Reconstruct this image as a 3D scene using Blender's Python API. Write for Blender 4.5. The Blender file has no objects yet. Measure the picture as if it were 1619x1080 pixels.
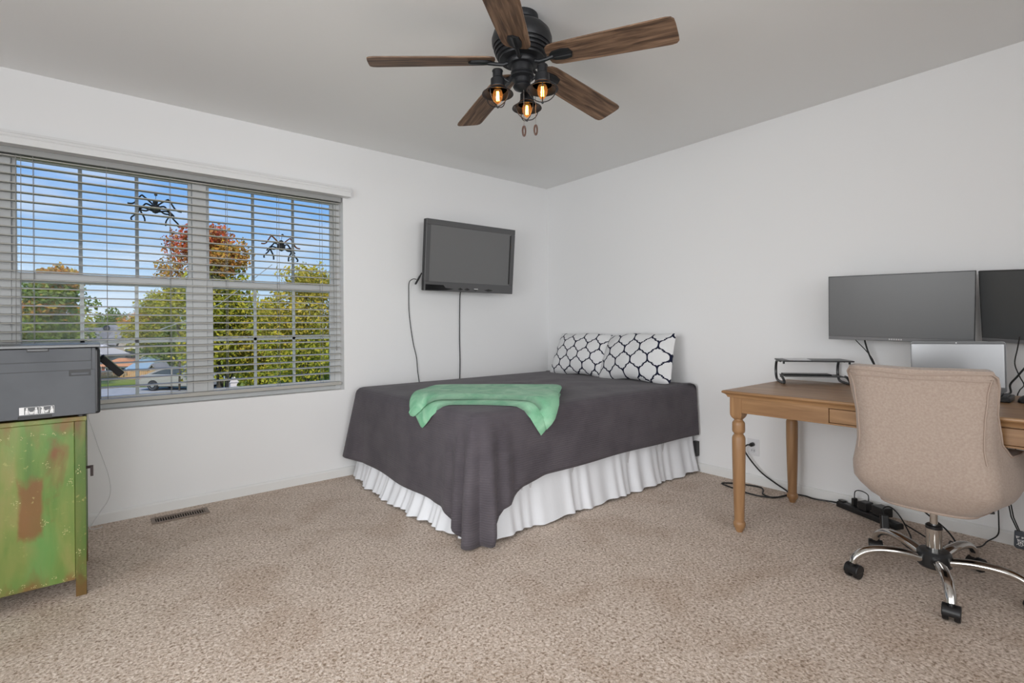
import bpy, math, random
import numpy as np
from mathutils import Matrix, Vector

random.seed(7)
rng = np.random.default_rng(7)
PI = math.pi
S = bpy.context.scene
COL = S.collection

# ------------------------------------------------------------------ camera
CAMZ = 1.0896
yaw, roll, FPX = 0.884679, -0.00815935, 802.4
cF = Vector((math.cos(yaw), math.sin(yaw), 0)); cR = Vector((math.sin(yaw), -math.cos(yaw), 0)); cU = Vector((0, 0, 1))
rr = cR * math.cos(roll) + cU * math.sin(roll); uu = cU * math.cos(roll) - cR * math.sin(roll)
cam = bpy.data.cameras.new('camera'); camo = bpy.data.objects.new('camera', cam); COL.objects.link(camo)
cam.sensor_fit = 'HORIZONTAL'; cam.sensor_width = 36.0
cam.lens = FPX / 1619 * 36.0
cam.shift_y = (515.31 - 540) / 1619
cam.clip_start = 0.02; cam.clip_end = 600
mw = Matrix.Identity(4)
for i in range(3):
    mw[i][0] = rr[i]; mw[i][1] = uu[i]; mw[i][2] = -cF[i]
mw[2][3] = CAMZ
camo.matrix_world = mw
S.camera = camo

# ------------------------------------------------------------------ exposure, sky, sun, lamps
S.view_settings.view_transform = 'Standard'; S.view_settings.look = 'None'
S.view_settings.exposure = 0.0; S.view_settings.gamma = 1.0; S.view_settings.use_curve_mapping = False

W = bpy.data.worlds.new('sky'); S.world = W; W.use_nodes = True
nt = W.node_tree; nt.nodes.clear()
tc = nt.nodes.new('ShaderNodeTexCoord'); sep = nt.nodes.new('ShaderNodeSeparateXYZ')
nt.links.new(tc.outputs['Generated'], sep.inputs[0])
rampn = nt.nodes.new('ShaderNodeValToRGB'); nt.links.new(sep.outputs['Z'], rampn.inputs[0])
cr = rampn.color_ramp
cr.elements[0].position = 0.0; cr.elements[0].color = (.66, .80, .96, 1)
cr.elements[1].position = 1.0; cr.elements[1].color = (.10, .28, .80, 1)
for p, c in ((.08, (.52, .72, .96)), (.20, (.26, .51, .94)), (.34, (.15, .37, .90))):
    e = cr.elements.new(p); e.color = (*c, 1)
mp = nt.nodes.new('ShaderNodeMapping'); mp.inputs['Scale'].default_value = (3, 3, 11)
nt.links.new(tc.outputs['Generated'], mp.inputs[0])
nz = nt.nodes.new('ShaderNodeTexNoise'); nz.inputs['Scale'].default_value = 1.6; nz.inputs['Detail'].default_value = 6
nt.links.new(mp.outputs[0], nz.inputs['Vector'])
cr2 = nt.nodes.new('ShaderNodeValToRGB'); nt.links.new(nz.outputs['Fac'], cr2.inputs[0])
cr2.color_ramp.elements[0].position = .52; cr2.color_ramp.elements[0].color = (0, 0, 0, 1)
cr2.color_ramp.elements[1].position = .78; cr2.color_ramp.elements[1].color = (.75, .75, .75, 1)
mx = nt.nodes.new('ShaderNodeMixRGB'); nt.links.new(cr2.outputs[0], mx.inputs[0])
nt.links.new(rampn.outputs[0], mx.inputs[1]); mx.inputs[2].default_value = (.86, .90, .98, 1)
bg = nt.nodes.new('ShaderNodeBackground'); nt.links.new(mx.outputs[0], bg.inputs[0]); bg.inputs[1].default_value = 1.0
wo = nt.nodes.new('ShaderNodeOutputWorld'); nt.links.new(bg.outputs[0], wo.inputs[0])

def lamp(kind, name, loc, aim, energy, color=(1, 1, 1), size=None, size_y=None):
    l = bpy.data.lights.new(name, kind); l.energy = energy; l.color = color
    o = bpy.data.objects.new(name, l); COL.objects.link(o); o.location = loc
    d = Vector(aim) - Vector(loc); o.rotation_euler = d.to_track_quat('-Z', 'Y').to_euler()
    if kind == 'AREA':
        l.shape = 'RECTANGLE'; l.size = size; l.size_y = size_y or size
    return o
sun = lamp('SUN', 'sun', (0, -20, 30), (9, 14, 0), 4.2, (1, .95, .86)); sun.data.angle = .01
COOL = (.965, .985, 1)
lamp('AREA', 'ceiling_bounce_fill', (-1.2, 1.3, 1.75), (-1.1, 1.35, 2.44), 7, COOL, 1.2, 1.2)  # added upward lamp, brightens the room off the ceiling
lamp('AREA', 'back_fill', (-1.5, -1.3, 1.45), (2.8, 2.75, 1.0), 33.5, COOL, 2.0, 1.7)  # added fill lamp behind the camera, no window there
m1 = lamp('AREA', 'west_fill', (-1.75, .9, 1.2), (3.3, 1.9, .6), 18, COOL, 1.6, 1.4); m1.data.spread = math.radians(90)  # fill added on the west side, that wall is closed
m2 = lamp('AREA', 'south_fill', (.7, -1.9, 1.3), (1.5, 3.6, 1.0), 33.5, COOL, 3.8, 2.0); m2.data.spread = math.radians(90)  # broad added fill at the south end, the wall has no opening

# ------------------------------------------------------------------ helpers
def link(nt, a, b): nt.links.new(a, b)

def mat(name, base, rough=.6, metal=0., spec=.5, col2=None, nscale=(8, 8, 8), ndetail=4, lo=.35, hi=.65, col3=None,
        bump=0., bscale=(60, 60, 60), bdist=.002, coat=0., sheen=0., emit=None, estr=0., alpha=None, coords='Object', distortion=0.):
    m = bpy.data.materials.new(name); m.use_nodes = True
    nt = m.node_tree; b = nt.nodes['Principled BSDF']
    b.inputs['Base Color'].default_value = (*base, 1); b.inputs['Roughness'].default_value = rough
    b.inputs['Metallic'].default_value = metal; b.inputs['Specular IOR Level'].default_value = spec
    b.inputs['Coat Weight'].default_value = coat; b.inputs['Sheen Weight'].default_value = sheen
    if emit: b.inputs['Emission Color'].default_value = (*emit, 1); b.inputs['Emission Strength'].default_value = estr
    t = nt.nodes.new('ShaderNodeTexCoord')
    if col2:
        mp = nt.nodes.new('ShaderNodeMapping'); mp.inputs['Scale'].default_value = nscale; link(nt, t.outputs[coords], mp.inputs[0])
        n = nt.nodes.new('ShaderNodeTexNoise'); n.inputs['Scale'].default_value = 1; n.inputs['Detail'].default_value = ndetail
        n.inputs['Distortion'].default_value = distortion
        link(nt, mp.outputs[0], n.inputs['Vector'])
        r = nt.nodes.new('ShaderNodeValToRGB'); link(nt, n.outputs['Fac'], r.inputs[0])
        r.color_ramp.elements[0].position = lo; r.color_ramp.elements[0].color = (*base, 1)
        r.color_ramp.elements[1].position = hi; r.color_ramp.elements[1].color = (*col2, 1)
        if col3:
            e = r.color_ramp.elements.new((lo + hi) / 2); e.color = (*col3, 1)
        link(nt, r.outputs[0], b.inputs['Base Color'])
    if bump:
        mp2 = nt.nodes.new('ShaderNodeMapping'); mp2.inputs['Scale'].default_value = bscale; link(nt, t.outputs[coords], mp2.inputs[0])
        n2 = nt.nodes.new('ShaderNodeTexNoise'); n2.inputs['Scale'].default_value = 1; n2.inputs['Detail'].default_value = 3
        link(nt, mp2.outputs[0], n2.inputs['Vector'])
        bp = nt.nodes.new('ShaderNodeBump'); bp.inputs['Strength'].default_value = bump; bp.inputs['Distance'].default_value = bdist
        link(nt, n2.outputs['Fac'], bp.inputs['Height']); link(nt, bp.outputs[0], b.inputs['Normal'])
    return m

class MB:
    """collects vertices and faces of one mesh"""
    def __init__(s): s.v = []; s.f = []
    def add(s, vs, fs):
        o = len(s.v); s.v += [tuple(v) for v in vs]; s.f += [tuple(i + o for i in f) for f in fs]; return s
    def box(s, c, d, rz=0., M=None):
        hx, hy, hz = d[0] / 2, d[1] / 2, d[2] / 2
        vs = [Vector((x, y, z)) for x in (-hx, hx) for y in (-hy, hy) for z in (-hz, hz)]
        R = Matrix.Rotation(rz, 3, 'Z') if M is None else M
        vs = [R @ v + Vector(c) for v in vs]
        return s.add(vs, [(0, 1, 3, 2), (4, 6, 7, 5), (0, 4, 5, 1), (2, 3, 7, 6), (0, 2, 6, 4), (1, 5, 7, 3)])
    def bb(s, x0, x1, y0, y1, z0, z1):
        return s.box(((x0 + x1) / 2, (y0 + y1) / 2, (z0 + z1) / 2), (x1 - x0, y1 - y0, z1 - z0))
    def tube(s, pts, r, n=8, cap=True, flat=1.0):
        pts = [Vector(p) for p in pts]; k = len(pts)
        rs = r if isinstance(r, (list, tuple)) else [r] * k
        vs = []; prev = None
        for i, p in enumerate(pts):
            t = (pts[min(i + 1, k - 1)] - pts[max(i - 1, 0)]).normalized()
            if prev is None:
                a = Vector((0, 0, 1)) if abs(t.z) < .9 else Vector((1, 0, 0))
                u = t.cross(a).normalized()
            else:
                u = (prev - t * prev.dot(t)).normalized()
            prev = u; w = t.cross(u)
            for j in range(n):
                a = 2 * PI * j / n
                vs.append(p + u * (rs[i] * math.cos(a)) + w * (rs[i] * flat * math.sin(a)))
        fs = [(i * n + j, i * n + (j + 1) % n, (i + 1) * n + (j + 1) % n, (i + 1) * n + j) for i in range(k - 1) for j in range(n)]
        if cap: fs += [tuple(range(n))[::-1], tuple((k - 1) * n + j for j in range(n))]
        return s.add(vs, fs)
    def lathe(s, prof, c=(0, 0, 0), n=24, axis='Z'):
        vs = []; k = len(prof)
        for r, z in prof:
            for j in range(n):
                a = 2 * PI * j / n
                q = (r * math.cos(a), r * math.sin(a), z)
                if axis == 'X': q = (q[2], q[0], q[1])
                if axis == 'Y': q = (q[0], q[2], q[1])
                vs.append((q[0] + c[0], q[1] + c[1], q[2] + c[2]))
        fs = [(i * n + j, i * n + (j + 1) % n, (i + 1) * n + (j + 1) % n, (i + 1) * n + j) for i in range(k - 1) for j in range(n)]
        if prof[0][0] > 1e-4: fs.append(tuple(range(n))[::-1])
        if prof[-1][0] > 1e-4: fs.append(tuple((k - 1) * n + j for j in range(n)))
        return s.add(vs, fs)
    def prism(s, poly, a, b, fn):
        """poly: 2-D outline; fn(u,v,w) -> 3-D; extruded from w=a to w=b"""
        n = len(poly)
        vs = [fn(u, v, a) for u, v in poly] + [fn(u, v, b) for u, v in poly]
        fs = [(i, (i + 1) % n, n + (i + 1) % n, n + i) for i in range(n)] + [tuple(range(n))[::-1], tuple(range(n, 2 * n))]
        return s.add(vs, fs)
    def grid(s, fn, nu, nv, closed=False):
        vs = [fn(i, j) for i in range(nu) for j in range(nv)]
        fs = [(i * nv + j, ((i + 1) % nu) * nv + j, ((i + 1) % nu) * nv + j + 1, i * nv + j + 1)
              for i in range(nu if closed else nu - 1) for j in range(nv - 1)]
        return s.add(vs, fs)

WM = {}
def spline(pts, n=6):
    P = [Vector(p) for p in pts]; out = []
    for i in range(len(P) - 1):
        p0, p1, p2, p3 = P[max(i - 1, 0)], P[i], P[i + 1], P[min(i + 2, len(P) - 1)]
        for k in range(n):
            t = k / n
            out.append(.5 * ((2 * p1) + (p2 - p0) * t + (2 * p0 - 5 * p1 + 4 * p2 - p3) * t * t + (3 * p1 - p0 - 3 * p2 + p3) * t ** 3))
    out.append(P[-1]); return out

def thing(name, label, cat, loc=(0, 0, 0), rz=0., group=None, M=None, kind=None):
    o = bpy.data.objects.new(name, None); COL.objects.link(o); o.empty_display_size = .1
    m = M if M is not None else Matrix.Translation(loc) @ Matrix.Rotation(rz, 4, 'Z')
    o.matrix_world = m; WM[o] = m
    if label: o['label'] = label
    if cat: o['category'] = cat
    if group: o['group'] = group
    if kind: o['kind'] = kind
    return o

def obj(name, mb, m, parent=None, world=True, smooth=35, bevel=0., bseg=2, label=None, cat=None, group=None, kind=None, sub=0, solid=0.):
    me = bpy.data.meshes.new(name)
    vs = mb.v
    if parent is not None and world:
        inv = WM[parent].inverted(); vs = [tuple(inv @ Vector(v)) for v in vs]
    me.from_pydata(vs, [], mb.f); me.update()
    o = bpy.data.objects.new(name, me); COL.objects.link(o)
    me.materials.append(m)
    if smooth:
        me.polygons.foreach_set('use_smooth', [True] * len(me.polygons)); me.set_sharp_from_angle(angle=math.radians(smooth))
    if parent is not None: o.parent = parent; WM[o] = WM[parent]
    else: WM[o] = Matrix.Identity(4)
    if solid:
        d = o.modifiers.new('solid', 'SOLIDIFY'); d.thickness = solid; d.offset = 0
    if bevel:
        d = o.modifiers.new('bevel', 'BEVEL'); d.width = bevel; d.segments = bseg; d.limit_method = 'ANGLE'; d.harden_normals = False
    if sub:
        d = o.modifiers.new('sub', 'SUBSURF'); d.levels = sub; d.render_levels = sub
    if label: o['label'] = label
    if cat: o['category'] = cat
    if group: o['group'] = group
    if kind: o['kind'] = kind
    return o

def B(x0, x1, y0, y1, z0, z1): return MB().bb(x0, x1, y0, y1, z0, z1)

# ------------------------------------------------------------------ materials
wall_m = mat('wall_paint', (.85, .85, .855), .75, spec=.2, bump=.12, bscale=(160, 160, 160), bdist=.001)
ceil_m = mat('ceiling_paint', (.90, .90, .895), .85, spec=.1, bump=.1, bscale=(140, 140, 140), bdist=.001)
trim_m = mat('white_trim', (.80, .80, .79), .45)
vinyl_m = mat('white_vinyl', (.60, .61, .61), .4); muntin_shade_m = mat('muntin_shaded', (.30, .32, .34), .5)  # second material is darker: backlit shade painted into the upper muntins
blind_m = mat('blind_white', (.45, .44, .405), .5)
cord_m = mat('blind_cord', (.30, .30, .29), .7)
blackm = mat('black_plastic', (.012, .012, .013), .4)
cable_m = mat('black_cable', (.012, .012, .012), .5)
iron_m = mat('fan_iron', (.022, .023, .026), .42, metal=.35, spec=.5)
chrome_m = mat('chrome', (.62, .61, .59), .12, metal=1.)
blackrub = mat('caster_black', (.010, .010, .011), .38)

def carpet_material():
    m = bpy.data.materials.new('carpet'); m.use_nodes = True; nt = m.node_tree; b = nt.nodes['Principled BSDF']
    b.inputs['Roughness'].default_value = .95; b.inputs['Specular IOR Level'].default_value = .1; b.inputs['Sheen Weight'].default_value = .15
    t = nt.nodes.new('ShaderNodeTexCoord')
    def noise(sc, det=3, dist=0):
        n = nt.nodes.new('ShaderNodeTexNoise'); n.inputs['Scale'].default_value = sc; n.inputs['Detail'].default_value = det; n.inputs['Distortion'].default_value = dist
        link(nt, t.outputs['Object'], n.inputs['Vector']); return n
    def ramp(n, els):
        r = nt.nodes.new('ShaderNodeValToRGB'); link(nt, n.outputs['Fac'], r.inputs[0])
        r.color_ramp.elements[0].position, r.color_ramp.elements[0].color = els[0][0], (*els[0][1], 1)
        r.color_ramp.elements[1].position, r.color_ramp.elements[1].color = els[-1][0], (*els[-1][1], 1)
        for p, c in els[1:-1]:
            e = r.color_ramp.elements.new(p); e.color = (*c, 1)
        return r
    fine = ramp(noise(95, 4, .6), [(.34, (.29, .205, .145)), (.43, (.52, .41, .325)), (.54, (.655, .535, .45)), (.66, (.82, .71, .625))])
    big = ramp(noise(3.2, 5, .8), [(.34, (.89, .855, .82)), (.50, (1, 1, 1)), (.66, (1.05, 1.05, 1.05))])
    mx = nt.nodes.new('ShaderNodeMixRGB'); mx.blend_type = 'MULTIPLY'; mx.inputs[0].default_value = 1
    link(nt, fine.outputs[0], mx.inputs[1]); link(nt, big.outputs[0], mx.inputs[2]); link(nt, mx.outputs[0], b.inputs['Base Color'])
    bp = nt.nodes.new('ShaderNodeBump'); bp.inputs['Strength'].default_value = .75; bp.inputs['Distance'].default_value = .006
    link(nt, noise(120, 3, .4).outputs['Fac'], bp.inputs['Height']); link(nt, bp.outputs[0], b.inputs['Normal'])
    return m
carpet_m = carpet_material()

# ------------------------------------------------------------------ room shell
XE, YN, XW, YS, ZC = 3.4589, 3.6651, -2.0, -2.0, 2.44
obj('floor', B(XW - .1, XE + .1, YS - .1, YN + .1, -.12, 0), carpet_m, kind='structure', smooth=0)
obj('ceiling', B(XW - .1, XE + .1, YS - .1, YN + .13, ZC, ZC + .15), ceil_m, kind='structure', smooth=0)
OX0, OX1, OZ0, OZ1 = -.405, 1.406, .629, 2.056
wn = MB()
wn.bb(XW - .1, OX0, YN, YN + .13, -.12, ZC); wn.bb(OX1, XE + .1, YN, YN + .13, -.12, ZC)
wn.bb(OX0, OX1, YN, YN + .13, -.12, OZ0); wn.bb(OX0, OX1, YN, YN + .13, OZ1, ZC)
obj('wall_north', wn, wall_m, kind='structure', smooth=0)
obj('wall_east', B(XE, XE + .1, YS - .1, YN, -.12, ZC), wall_m, kind='structure', smooth=0)
obj('wall_south', B(XW - .1, XE, YS - .1, YS, -.12, ZC), wall_m, kind='structure', smooth=0)
obj('wall_west', B(XW - .1, XW, YS, YN, -.12, ZC), wall_m, kind='structure', smooth=0)
bp_ = [(0, 0), (.013, 0), (.013, .052), (.009, .060), (.004, .064), (0, .064)]
obj('baseboard_north', MB().prism(bp_, XW, XE, lambda u, v, w: (w, YN - u, v)), trim_m, kind='structure', smooth=0)
obj('baseboard_east', MB().prism(bp_, YS, YN - .013, lambda u, v, w: (XE - u, w, v)), trim_m, kind='structure', smooth=0)

# window: frame, mullion, four sashes with muntins and glass
glass_m = bpy.data.materials.new('window_glass'); glass_m.use_nodes = True
g = glass_m.node_tree; g.nodes.clear()
go = g.nodes.new('ShaderNodeOutputMaterial'); gm = g.nodes.new('ShaderNodeMixShader'); gt = g.nodes.new('ShaderNodeBsdfTransparent')
gt.inputs[0].default_value = (.97, .98, .975, 1)
gg = g.nodes.new('ShaderNodeBsdfGlossy'); gg.inputs['Roughness'].default_value = .02; gf = g.nodes.new('ShaderNodeFresnel'); gf.inputs[0].default_value = 1.16
link(g, gf.outputs[0], gm.inputs[0]); link(g, gt.outputs[0], gm.inputs[1]); link(g, gg.outputs[0], gm.inputs[2]); link(g, gm.outputs[0], go.inputs[0])

win = thing('window_1', 'white double hung twin window behind the slatted blind', None, (.5, YN + .1, OZ0), kind='structure')
fr = MB(); Y0, Y1 = 3.742, 3.795
fr.bb(OX0, -.345, Y0, Y1, OZ0, OZ1); fr.bb(1.366, OX1, Y0, Y1, OZ0, OZ1)
fr.bb(-.345, 1.366, Y0, Y1, OZ0, .660); fr.bb(-.345, 1.366, Y0, Y1, 2.03, OZ1)
obj('frame', fr, vinyl_m, win, smooth=0, bevel=.003)
obj('mullion', B(.470, .548, Y0 - .006, Y1, .672, 2.03), vinyl_m, win, smooth=0, bevel=.003)
def sash(x0, x1, z0, z1, y0, y1, st, rb, rt):
    f = MB()
    f.bb(x0, x0 + st, y0, y1, z0, z1); f.bb(x1 - st, x1, y0, y1, z0, z1)
    f.bb(x0 + st, x1 - st, y0, y1, z0, z0 + rb); f.bb(x0 + st, x1 - st, y0, y1, z1 - rt, z1)
    s = obj('sash', f, vinyl_m, win, smooth=0, bevel=.002)
    ym = (y0 + y1) / 2
    obj('glass_pane', B(x0 + st, x1 - st, ym - .002, ym + .002, z0 + rb, z1 - rt), glass_m, s, smooth=0)
    gx0, gx1, gz0, gz1 = x0 + st, x1 - st, z0 + rb, z1 - rt
    for k in (1, 2):
        xm = gx0 + (gx1 - gx0) * k / 3
        obj('muntin', B(xm - .009, xm + .009, ym + .003, ym + .010, gz0, gz1), muntin_shade_m if z0 > 1 else vinyl_m, s, smooth=0)
    zm = (gz0 + gz1) / 2 - .012
    if z0 < 1: obj('muntin', B(gx0, gx1, ym + .003, ym + .010, zm - .009, zm + .009), vinyl_m, s, smooth=0)
for x0, x1 in ((-.345, .470), (.548, 1.366)):
    sash(x0, x1, 1.345, 2.03, 3.770, 3.793, .019, .05, .03)
    sash(x0, x1, .660, 1.398, 3.745, 3.768, .034, .042, .045)
for x in (-.370,):
    obj('sash_lock', B(x - .01, x + .02, 3.735, 3.745, 1.10, 1.13), vinyl_m, win, smooth=0)
obj('trim_1', B(OX0 + .001, OX1 - .001, 3.668, 3.741, OZ0, OZ0 + .004), trim_m, kind='structure', smooth=0)

# blind
bl = thing('window_blind', 'wide white slatted window blind lowered with open slats', 'blind', (.5, YN, 2.05))
vp = [(0, 2.038), (.066, 2.038), (.066, 2.072), (.060, 2.078), (.064, 2.084), (.064, 2.090), (.056, 2.096), (.052, 2.109), (0, 2.109)]
obj('valance', MB().prism(vp, -.62, 1.441, lambda u, v, w: (w, YN - u, v)), mat('valance_white', (.78, .78, .78), .4), bl, smooth=0)
obj('headrail', B(-.395, 1.394, 3.672, 3.728, 2.008, 2.054), mat('headrail_shaded', (.36, .365, .36), .45), bl, smooth=0, bevel=.002)  # grey carries the shade behind the valance
prof = [(-.025, -.0030), (-.0125, -.0014), (0, -.0008), (.0125, -.0014), (.025, -.0030), (.025, .0018), (.0125, .0036), (0, .0043), (-.0125, .0036), (-.025, .0018)]
sl = MB().prism(prof, -.39, 1.390, lambda u, v, w: (w - .5, u * .999 - v * .045, v + u * .045))
slat0 = None
for i in range(28):
    z = 1.997 - .0459 * i
    if slat0 is None:
        slat0 = obj('slat', sl, blind_m, bl, world=False, smooth=40)
        so = slat0
    else:
        so = slat0.copy(); COL.objects.link(so); so.parent = bl
    so.location = (0, 3.702 - YN, z - 2.05)
obj('bottom_rail', B(-.39, 1.390, 3.678, 3.726, .668, .692), blind_m, bl, smooth=0, bevel=.003)
for x in (-.255, .049, .351, .654, .966, 1.256):
    c = MB()
    for dy in (-.026, .026):
        c.tube([(x, 3.702 + dy, 2.01), (x, 3.702 + dy, .69)], .0013, 5)
    for i in range(28):
        z = 1.994 - .0459 * i
        c.tube([(x, 3.676, z - .002), (x, 3.728, z)], .0008, 4)
    obj('ladder_cord', c, cord_m, bl)
obj('tilt_cord', MB().tube([(1.335, 3.668, 2.0), (1.337, 3.668, 1.5), (1.336, 3.668, 1.1)], .002, 6).tube([(1.35, 3.668, 2.0), (1.352, 3.668, 1.3), (1.352, 3.668, .95)], .0016, 6)
    .lathe([(.001, 0), (.005, .005), (.004, .03), (.001, .04)], (1.352, 3.668, .92), 8), cord_m, bl)
obj('lift_cord', MB().tube([(-.30, 3.668, 2.0), (-.302, 3.668, 1.4), (-.301, 3.668, .95)], .0016, 6).tube([(-.32, 3.668, 2.0), (-.322, 3.668, 1.0)], .0016, 6), cord_m, bl)

# ------------------------------------------------------------------ wood helper
def wood(name, c1, c2, c3, scale=(1.2, 22, 22), rough=.45, bump=.15, coat=0.):
    m = mat(name, c1, rough, col2=c2, col3=c3, nscale=scale, ndetail=6, lo=.3, hi=.72, bump=bump, bscale=tuple(s * 3 for s in scale), bdist=.001, coat=coat, distortion=.9)
    return m
blade_m = wood('weathered_blade', (.072, .040, .025), (.34, .215, .138), (.18, .107, .066), (3.2, 60, 60), .6, .3)
oak = wood('honey_oak', (.235, .122, .054), (.43, .25, .122), (.335, .185, .084), (22, 1.6, 22), .38, .08)
oak_v = wood('honey_oak_upright', (.235, .122, .054), (.42, .24, .115), (.33, .18, .082), (22, 22, 1.6), .4, .08)

# ------------------------------------------------------------------ ceiling fan
FX, FY = 1.447, 1.683
fan = thing('ceiling_fan', 'five blade black ceiling fan with brown wooden blades and three lantern lamps', 'ceiling fan', (FX, FY, ZC))
fc = (FX, FY, 0)
obj('canopy', MB().lathe([(.072, 2.44), (.074, 2.425), (.070, 2.412), (.055, 2.404), (.040, 2.400), (.040, 2.385)], fc, 32), iron_m, fan)
obj('motor_housing', MB().lathe([(.040, 2.400), (.075, 2.397), (.105, 2.385), (.124, 2.364), (.132, 2.338), (.131, 2.318), (.126, 2.304),
    (.120, 2.303), (.120, 2.296), (.124, 2.294), (.122, 2.288), (.114, 2.287), (.114, 2.281), (.119, 2.279), (.116, 2.273), (.108, 2.272), (.108, 2.266),
    (.112, 2.264), (.108, 2.258), (.100, 2.257), (.100, 2.252), (.098, 2.248), (.06, 2.246)], fc, 48), iron_m, fan)
obj('flywheel', MB().lathe([(.064, 2.252), (.066, 2.246), (.066, 2.232), (.062, 2.226), (.04, 2.224)], fc, 32), iron_m, fan)
obj('switch_housing', MB().lathe([(.046, 2.23), (.048, 2.216), (.046, 2.198), (.050, 2.195), (.050, 2.190), (.046, 2.187), (.053, 2.180), (.054, 2.172), (.040, 2.168),
    (.037, 2.166), (.036, 2.148), (.032, 2.144), (.038, 2.140), (.041, 2.134), (.036, 2.126), (.018, 2.117), (.006, 2.113), (.0001, 2.112)], fc, 32), iron_m, fan)
# blades (outline along the radius)
bo = [(.125, -.044), (.14, -.056), (.165, -.062), (.30, -.066), (.50, -.070), (.625, -.072), (.645, -.068), (.655, -.056), (.657, -.03), (.657, .03), (.655, .056), (.645, .068),
      (.625, .072), (.50, .070), (.30, .066), (.165, .062), (.14, .056), (.125, .044), (.12, .02), (.12, -.02)]
for k in range(5):
    a = math.radians(4.7 + 72 * k); ca, sa = math.cos(a), math.sin(a)
    pit = math.radians(-12.5); dr = math.radians(4.2)
    def tf(r, t, w, ca=ca, sa=sa):
        y = t * math.cos(pit) - w * math.sin(pit); h = t * math.sin(pit) + w * math.cos(pit)
        rr_ = .12 + (r - .12) * math.cos(dr); z = 2.2405 - (r - .12) * math.sin(dr) + h
        return (FX + rr_ * ca - y * sa, FY + rr_ * sa + y * ca, z)
    # each blade has its own axes so that the grain runs along it
    Mb = Matrix.Translation((FX, FY, ZC)) @ Matrix.Rotation(a, 4, 'Z')
    b = MB().prism(bo, -.003, .003, tf)
    inv = Mb.inverted(); b.v = [tuple(inv @ Vector(v)) for v in b.v]
    bo_ = obj('blade', b, blade_m, fan, world=False, smooth=25, bevel=.0012)
    bo_.matrix_parent_inverse = Matrix.Identity(4); bo_.rotation_euler = (0, 0, a)
    br = MB()
    pl = [(.135, -.012), (.15, -.024), (.19, -.030), (.225, -.024), (.235, 0), (.225, .024), (.19, .030), (.15, .024), (.135, .012)]
    br.prism(pl, -.010, -.0032, tf)
    br.add([tf(.14, 0, -.016), tf(.23, 0, -.012), tf(.23, -.012, -.010), tf(.14, -.010, -.010), tf(.23, .012, -.010), tf(.14, .010, -.010)],
           [(0, 1, 2, 3), (0, 5, 4, 1), (1, 4, 2), (0, 3, 5)])
    br.tube([(FX + .058 * ca, FY + .058 * sa, 2.236), (FX + .085 * ca, FY + .085 * sa, 2.226), (FX + .115 * ca, FY + .115 * sa, 2.226), tf(.15, 0, -.009)], [.009, .008, .008, .009], 8)
    obj('blade_iron', br, iron_m, fan, smooth=35)
# lanterns
copper = mat('copper_inside', (.42, .20, .09), .3, metal=.9)
fil_m = mat('filament_glow', (1, .75, .35), .5, emit=(1, .60, .20), estr=26)
amber = bpy.data.materials.new('amber_glass'); amber.use_nodes = True
g = amber.node_tree; g.nodes.clear(); go = g.nodes.new('ShaderNodeOutputMaterial'); ms = g.nodes.new('ShaderNodeMixShader')
gt = g.nodes.new('ShaderNodeBsdfTransparent'); gt.inputs[0].default_value = (.95, .62, .28, 1)
gl = g.nodes.new('ShaderNodeBsdfGlossy'); gl.inputs['Roughness'].default_value = .08; gl.inputs[0].default_value = (1, .85, .6, 1)
ms.inputs[0].default_value = .10; link(g, gt.outputs[0], ms.inputs[1]); link(g, gl.outputs[0], ms.inputs[2])
ge = g.nodes.new('ShaderNodeEmission'); ge.inputs[0].default_value = (1, .40, .10, 1); ge.inputs[1].default_value = .22; ga = g.nodes.new('ShaderNodeAddShader')
link(g, ms.outputs[0], ga.inputs[0]); link(g, ge.outputs[0], ga.inputs[1]); link(g, ga.outputs[0], go.inputs[0])
for ph in (198, 318, 78):
    p = math.radians(ph); d = cR * math.cos(p) + cF * math.sin(p)
    lx, ly = FX + d.x * .112, FY + d.y * .112
    c = (lx, ly, 0)
    la = obj('lantern', MB().lathe([(.0001, 2.190), (.022, 2.190), (.024, 2.186), (.021, 2.182), (.021, 2.158), (.024, 2.155), (.030, 2.151), (.031, 2.122), (.034, 2.119), (.033, 2.114),
        (.044, 2.106), (.058, 2.094), (.067, 2.089), (.068, 2.086), (.064, 2.086), (.054, 2.092), (.040, 2.104)], c, 32), iron_m, fan)
    obj('reflector', MB().lathe([(.040, 2.104), (.038, 2.112), (.028, 2.116), (.0001, 2.118)], c, 24), copper, la)
    obj('bulb', MB().lathe([(.012, 2.114), (.018, 2.10), (.022, 2.085), (.020, 2.068), (.011, 2.052), (.003, 2.045), (.0001, 2.044)], c, 20), amber, la)
    fm = MB()
    for q in range(4):
        an = PI / 2 * q
        fm.tube([(lx + .004 * math.cos(an), ly + .004 * math.sin(an), 2.098), (lx + .006 * math.cos(an), ly + .006 * math.sin(an), 2.06)], .0022, 6)
    obj('filament', fm, fil_m, la)
    cg = MB()
    for q in range(2):
        an = PI / 2 * q + p
        pts = [(lx + .058 * math.cos(t) * math.cos(an), ly + .058 * math.cos(t) * math.sin(an), 2.090 - .056 * math.sin(t)) for t in [PI * i / 14 for i in range(15)]]
        cg.tube(pts, .0022, 6)
    cg.lathe([(.0001, 2.036), (.006, 2.034), (.004, 2.028), (.0001, 2.026)], c, 10)
    obj('cage', cg, iron_m, la)
    obj('lamp_arm', MB().tube(spline([(FX + d.x * .045, FY + d.y * .045, 2.172), (FX + d.x * .06, FY + d.y * .06, 2.150), (FX + d.x * .078, FY + d.y * .078, 2.155), (FX + d.x * .095, FY + d.y * .095, 2.166)]), .0055, 8), iron_m, fan)
chain_m = mat('chain_metal', (.35, .33, .32), .35, metal=.8)
fob_m = mat('chain_fob', (.085, .042, .030), .45)
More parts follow.
